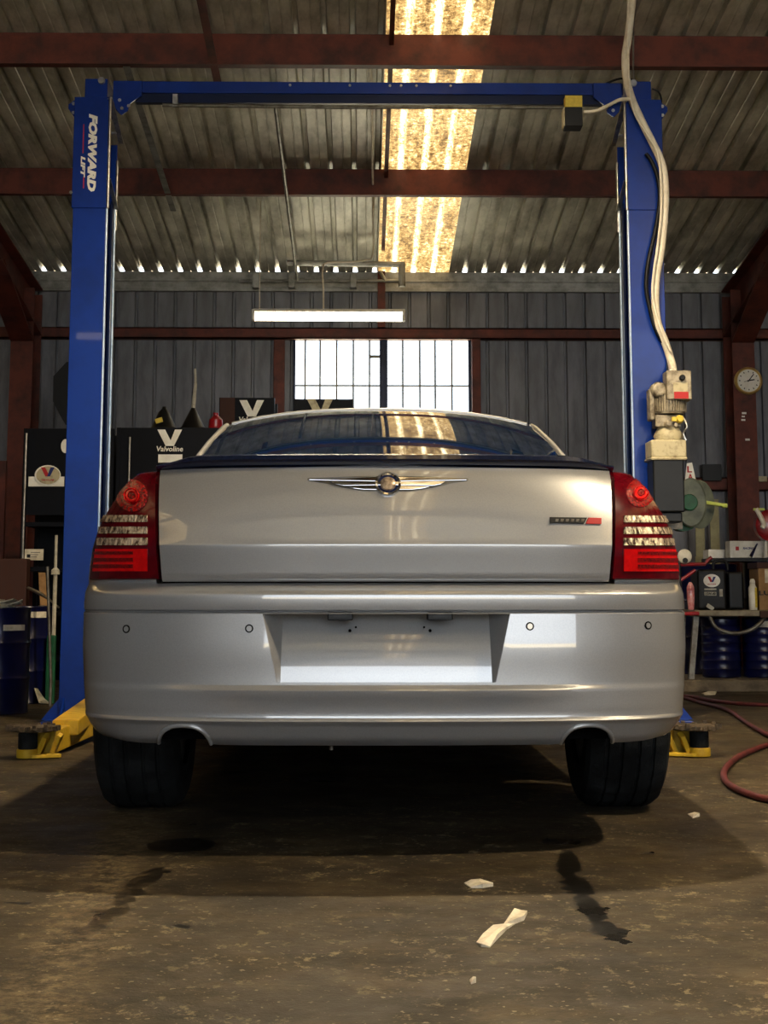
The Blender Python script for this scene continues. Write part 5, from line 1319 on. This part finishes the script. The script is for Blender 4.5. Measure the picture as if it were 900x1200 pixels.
# kerb, bench
YK = floor_at(850, 811).y; zk = at(850, 797, YK).z
bm = B(); box(bm, 1.9, XR - .02, YK, YW - .02, 0, zk); kb = struct(obj('trim_3', bm, M['concrete_kerb'], bevel=.01)); 
YBn = at(810, 0, 1) and 11.75
zbn = at(850, 715, YBn).z; zbb = at(850, 722.5, YBn).z
xb0 = at(814, 718, YBn).x
bn = thing('work_bench', 'worn steel bench at right beside the car, holding a black canister', 'bench', (xb0 + .9, YBn + .3, zk))
bm = B(); box(bm, xb0, xb0 + 1.7, YBn, YBn + .6, zbb, zbn); obj('bench_top', bm, M['bench'], bn, bevel=.008)
for x in (xb0 + .0, xb0 + 1.6):
    for y in (YBn + .05, YBn + .52):
        bm = B(); bar(bm, (x + .02, y, zbb), (x - .03, y, zk), .04, .04, (0, 1, 0)); obj('leg', bm, M['dull_steel'], bn)
bm = B(); bar(bm, (at(800, 719, YBn).x, YBn - .03, at(806, 719, YBn).z), (at(818.5, 719, YBn).x, YBn - .03, at(806, 719, YBn).z), .05, .03); obj('bench_handle', bm, M['red'], bn, bevel=.012)
bm = B(); bxp(bm, 891, 906, 716, 724, YBn - .03, .03); obj('clamp', bm, M['brown'], bn, bevel=.004)
# black canister with round white label
def slot(px, Y=None): return at(px, 715, YBn + .1)
Yc2 = YBn + .08
cn = thing('oil_canister', 'black plastic oil canister with round white label on the bench', 'canister', (at(842, 715, Yc2).x, Yc2 + .13, zbn))
a, c = at(817, 667, Yc2), at(851, 667, Yc2); zt = a.z
bm = B(); box(bm, a.x, c.x, Yc2, Yc2 + .26, zbn + .001, zt); body_ = obj('body', bm, M['black'], cn, bevel=.02, seg=3)
e2 = at(871, 667, Yc2); bm = B(); tube(bm, [at(836, 668, Yc2 + .1), at(837, 659, Yc2 + .1), at(850, 658, Yc2 + .1), at(853, 668, Yc2 + .1)], .013, 8, smooth=4); obj('handle', bm, M['black'], cn, smooth=50)
bm = B(); bxp(bm, 822.5, 847, 673, 702, Yc2 - .003, .004); obj('label_panel', bm, M['tank'], cn)
p = at(834, 680.5, Yc2); oval(p.x, p.z, .064, .050, Yc2 - .008, M['sign_white'], 'round_label', cn, Yc2 - .003)
vlogo(834, 679, 9.5, Yc2 - .009, cn, M['red_label'], M['logo_blue'], 'VALVOLINE', 10, 684.5)
for (x0, x1, y0, y1) in ((825.5, 839.5, 689.5, 691.5), (825.5, 839.5, 693.5, 698), (843, 847, 690.5, 699)):
    bm = B(); bxp(bm, x0, x1, y0, y1, Yc2 - .006, .003); obj('label_print', bm, M['cloth'], cn)
lettering('lettering', '15W-40', M['black'], cn, (at(832.5, 695.8, Yc2).x, Yc2 - .007, at(832, 695.8, Yc2).z), .08, .022, bold=.03, th=.001)
bm = B(); bxp(bm, 853, 873, 670, 714.5, Yc2 + .06, .2); tag(obj('oil_canister', bm, M['tank'], bevel=.02, seg=3, loc=(at(863, 714, Yc2).x, Yc2 + .16, zbn)), 'plain dark canister touching the right side of the labelled black canister', 'canister')
p = at(833, 711, Yc2 - .05); bm = B(); bar(bm, (p.x - .03, YBn + .03, zbn + .04), (p.x + .02, YBn + .03, zbn + .005), .03, .008, (0, 1, 0)); tag(obj('rag', bm, M['cloth'], loc=(p.x, YBn + .03, zbn), bevel=.003), 'small cream rag in front of the labelled canister', 'rag')
bo = thing('bottle', 'clear bottle with pink liquid at left end of the bench', 'bottle', (at(808.5, 712, Yc2).x, YBn + .02, zbn - .0))
x = at(810.5, 712, YBn + .04).x; bm = B(); lathe(bm, (x + .0, YBn + .06, zbn), [(.02, 0), (.024, .01), (.03, .10), (.03, .17), (.018, .2), (.01, .21)], 16); obj('body', bm, M['bottle'], bo, smooth=50)
for ch in bo.children: pass
cx = at(883.5, 714, YBn + .03).x
sc = thing('spray_can', 'white and yellow spray can beside the brown carton on the bench', 'can', (cx, YBn + .05, zbn))
zc1 = at(884, 683, YBn).z
bm = B(); lathe(bm, (cx, YBn + .05, zbn), [(.030, 0), (.032, .005), (.032, (zc1 - zbn) * .82), (.022, (zc1 - zbn) * .9), (.022, zc1 - zbn - .002)], 20); obj('body', bm, M['white'], sc, smooth=40)
bm = B(); lathe(bm, (cx, YBn + .05, zc1), [(.022, 0), (.022, .012), (.014, .03)], 14); obj('cap', bm, M['white'], sc, smooth=40)
bm = B(); rr = .0335; rows_ = [[(cx + math.sin(a) * rr, YBn + .05 - math.cos(a) * rr, z) for a in [.25 + i * .2 for i in range(6)]] for z in (zbn + .02, zbn + .17)]; grid(bm, rows_); obj('label_band', bm, M['yellow_label'], sc)
# brown carton with lid and print
ct = thing('carton', 'brown cardboard carton at the right edge of the bench', 'carton', (at(900, 714, YBn).x, YBn + .15, zbn))
bm = B(); a, c = at(888.5, 664, YBn + .02), at(925, 714.5, YBn + .02); box(bm, a.x, c.x, YBn + .02, YBn + .3, zbn + .001, a.z); obj('body', bm, M['carton'], ct, bevel=.003)
bm = B(); a2, c2 = at(887, 659, YBn + .01), at(927, 666, YBn + .01); box(bm, a2.x, c2.x, YBn + .01, YBn + .31, c2.z, a2.z); obj('dark_lid', bm, M['brown'], ct, bevel=.003)
bm = B(); bxp(bm, 896, 912, 667, 683, YBn + .018, .002); obj('paper_label', bm, M['paper'], ct)
lettering('lettering', 'LUBE', M['black'], ct, (at(903, 695, YBn).x, YBn + .018, at(903, 695, YBn).z), .17, .034, bold=.04, th=.001)
# tall navy drums behind the bench, boxes on top
drum(826, 12.75, .275, .88, 'navy drum behind the bench and under the white parts boxes', base=zk)
drum(914, 12.70, .275, .90, 'navy drum behind the bench at the right edge', base=zk)
# navy tank under the bench
YT2 = YBn + .32
for pxc, lab in ((845, 'navy drum lying in shade under the bench, nearer the car'), (893, 'navy drum standing under the bench at the right edge, shining')):
    x = at(pxc, 760, YT2).x
    t = thing('oil_keg', lab.replace('lying', 'standing'), 'drum', (x, YT2, zk)); hh = zbb - zk - .01; r = .148
    bm = B(); pr = [(r - .01, 0), (r, .01)]
    for k in range(1, 7): pr += [(r, hh * k / 7 - .012), (r + .006, hh * k / 7), (r, hh * k / 7 + .012)]
    pr += [(r, hh - .012), (r - .01, hh - .002), (.001, hh - .004)]; lathe(bm, (x, YT2, zk), pr, 32); obj('shell', bm, M['navy'], t, smooth=40)
p = at(895, 731, YT2 - .17); bm = B(); bxp(bm, 889, 903, 728, 735, YT2 - .168, .003); tag(obj('paper_label', bm, M['paper'], loc=p), 'white paper tag on the shining drum under the bench', 'label')
# hose sagging under the bench edge
cab('sagging_hose', [(832, 723, YBn + .02), (838, 734, YBn + .0), (848, 740, YBn - .0), (862, 742, YBn - .0), (878, 739, YBn - .0), (890, 731, YBn + .0), (896, 723, YBn + .02)], .016, M['dull_steel'], 'grey hose sagging below the front edge of the bench', 'hose', bn)
# boxes and papers on the drums
Yb = 12.55; zdt = zk + .90
def onbox(name, x0, x1, y0, Y, dep, h, m, label, cat, base):
    a, c = at(x0, y0, Y), at(x1, y0, Y); bm = B(); box(bm, a.x, c.x, Y, Y + dep, base + .001, base + h); return tag(obj(name, bm, m, bevel=.003, loc=((a.x + c.x) / 2, Y, base)), label, cat)
zb_ = at(860, 655, Yb).z
b1 = onbox('tray', 833, 899, 655, Yb, .35, .03, M['tank'], 'dark flat tray on the drums, carrying the white parts boxes', 'tray', zdt)
b1 = onbox('parts_box', 836, 866, 642, Yb + .02, .2, at(850, 643, Yb).z - zdt - .03, M['sign_white'], 'low white box left of the long printed parts box', 'box', zdt + .03)
b2 = onbox('parts_box', 855, 896, 634, Yb + .0, .16, at(870, 634, Yb).z - zdt - .03, M['white'], 'long white parts box with small blue print above the bench', 'box', zdt + .031)
b1.location.y += .0
lettering('print', 'RACING', M['logo_blue'], b2, (at(877, 642.5, Yb).x, Yb - .002, at(877, 642.5, Yb).z), .09, .018, shear=.3, bold=.03, th=.001)
bm = B(); bxp(bm, 862, 866, 640.5, 645, Yb - .003, .002); obj('print', bm, M['red_label'], b2)
for c_ in [o for o in COL.objects if o.name.startswith('parts_box') and 'low white' in o.get('label', '')]:
    for v in c_.data.vertices: v.co.y += .19
bm = B(); tube(bm, [at(880, 652, Yb - .03), at(887.5, 637, Yb - .03)], [.014, .006], 8); tag(obj('blue_pen', bm, M['navy'], loc=at(880, 652, Yb - .03)), 'blue pointed tool leaning against the long white box', 'tool')
# red barrel pump with white spout
px_, Yp = 897, 12.42; p = at(px_, 616, Yp); pm = thing('barrel_pump', 'red hand pump with white spout above the right-edge drum', 'pump', (p.x, Yp, zdt))
bm = B(); lathe(bm, (p.x + .04, Yp, p.z), [(.001, -.06), (.10, -.06), (.13, -.04), (.13, .04), (.10, .06), (.001, .06)], 28, 'y'); obj('pump_body', bm, M['red'], pm, smooth=40)
bm = B(); tube(bm, [(p.x, Yp, p.z - .1), (p.x, Yp, zdt + .031)], .013, 10); obj('stand_pipe', bm, M['white'], pm)
bm = B(); tube(bm, [at(886, 596, Yp - .08), at(890, 603, Yp - .08), at(895, 614, Yp - .08), at(893, 619, Yp - .08)], [.018] * 5 + [.02] * 5 + [.02] * 5 + [.016], 10, smooth=5); obj('spout', bm, M['cable_white'], pm, smooth=60)
bm = B(); tube(bm, [at(883, 597, Yp - .08), at(896, 597, Yp - .08)], .010, 8); obj('pump_handle', bm, M['lime'], pm)
# white round lid and red trolley handle at left of the bench
Yw = 11.6
p = at(803, 652, Yw - .05); bm = B(); lathe(bm, (p.x, Yw - .03, p.z), [(.001, -.012), (.04, -.014), (.05, -.01), (.055, .0), (.05, .008), (.001, .008)], 24, 'y'); wl = tag(obj('white_dial', bm, M['white'], smooth=40, loc=p), 'round white dial above red trolley rail beside the right tail lamp', 'dial')
bm = B(); lathe(bm, (p.x, Yw - .042, p.z - .03), [(.02, 0), (.02, -.006)], 12, 'y'); obj('dark_centre', bm, M['black'], wl)
tr_ = thing('trolley', 'red tubular trolley frame between the car and the bench', 'trolley', (at(806, 760, Yw).x, Yw, 0))
bm = B(); tube(bm, [at(790, 662, Yw), at(826, 661, Yw), at(829, 657, Yw), at(834, 653, Yw)], .014, 8); obj('frame_rail', bm, M['red'], tr_, smooth=50)
bm = B(); tube(bm, [at(796, 681, Yw), at(815, 668, Yw)], .014, 8); obj('frame_rail', bm, M['red'], tr_, smooth=50)
bm = B(); q = at(797, 700, Yw); tube(bm, [(q.x, Yw, zk), (q.x, Yw, at(797, 660, Yw).z)], .016, 8); obj('upright', bm, M['tank'], tr_, smooth=50)

# ------------------------------------------------------------------ floor things
def floor_hose(name, pts, r, label):
    bm = B(); P_ = []
    for q in pts: P_.append(floor_at(q[0], q[1], r))
    tube(bm, P_, r, 10, smooth=7); o = obj(name, bm, M['hose'], smooth=60, loc=P_[0]); tag(o, label, 'hose')
floor_hose('air_hose', [(786, 815), (800, 815.5), (815, 817), (835, 821), (860, 824), (885, 825.5), (935, 827)], .013, 'red air hose running straight along the floor at right, farther strand')
floor_hose('air_hose', [(786, 817.5), (802, 818), (820, 823), (840, 828), (855, 833), (868, 842), (880, 850), (900, 861), (925, 870), (945, 874), (935, 872), (915, 870.5), (900, 873), (882, 879), (865, 887), (853, 897), (848, 907), (852, 917), (866, 926), (885, 933), (905, 938), (935, 944)], .013, 'red air hose looping on the floor at right edge, nearer strand')
def scrap(pts, label, th=.003):
    P_ = [floor_at(*q) for q in pts]; bm = B()
    n = len(P_); ctr = sum(P_, Vector()) / n
    top = [bm.verts.new((p.x, p.y, th + .004 * ((i * 7) % 3))) for i, p in enumerate(P_)]; bot = [bm.verts.new((p.x, p.y, .0006)) for p in P_]; c_ = bm.verts.new((ctr.x, ctr.y, th + .007))
    for i in range(n): bm.faces.new((top[i], top[(i + 1) % n], c_)); bm.faces.new((bot[i], bot[(i + 1) % n], top[(i + 1) % n], top[i]))
    return tag(obj('paper_scrap', bm, M['paper'], loc=(ctr.x, ctr.y, 0)), label, 'paper')
scrap([(558, 1106), (566, 1098), (578, 1090), (590, 1085), (600, 1079), (603, 1070), (611, 1068), (618, 1071), (614, 1079), (604, 1083), (594, 1090), (584, 1100), (574, 1111), (564, 1110)], 'long crumpled strip of white paper on the floor before the car')
scrap([(544, 1036), (552, 1034), (563, 1035), (578, 1036), (578, 1039), (566, 1041), (552, 1041)], 'small white paper scrap on the floor beyond the long strip')
scrap([(550, 1150), (556, 1149), (558, 1152), (552, 1154)], 'tiny white fleck on the floor in front of the long strip')
scrap([(806, 955), (814, 954), (820, 957), (812, 959)], 'tiny white fleck on the floor inside the red hose loop')
p = floor_at(832, 808); scrap([(822, 813), (830, 811), (840, 811.5), (838, 814.5), (826, 815)], 'small white scrap beside the kerb at right')
a_, b__, c__ = floor_at(788, 893), floor_at(810, 885), floor_at(836, 896); d_ = floor_at(800, 898)

# phrases shared by things of a kind
for o in COL.objects:
    n = o.name.split('.')[0]; g = {'oil_rack': 'dark oil racks against the back wall', 'drum': 'navy steel drums', 'oil_keg': 'navy drums under the bench', 'air_hose': 'red air hose on the floor',
        'paper_scrap': 'paper scraps on the floor', 'funnel': 'funnels on the oil rack', 'oil_canister': 'black canisters on the bench', 'parts_box': 'white boxes on the drums',
        'board': 'cream boards against the wall', 'rag': 'pale rags', 'bell_lamp': 'bell lamps hung from the roof', 'tube_light': 'tube lights', 'roof_strap': 'straps under the roof'}.get(n)
    if g and o.get('category') and o.parent is None: o['group'] = g
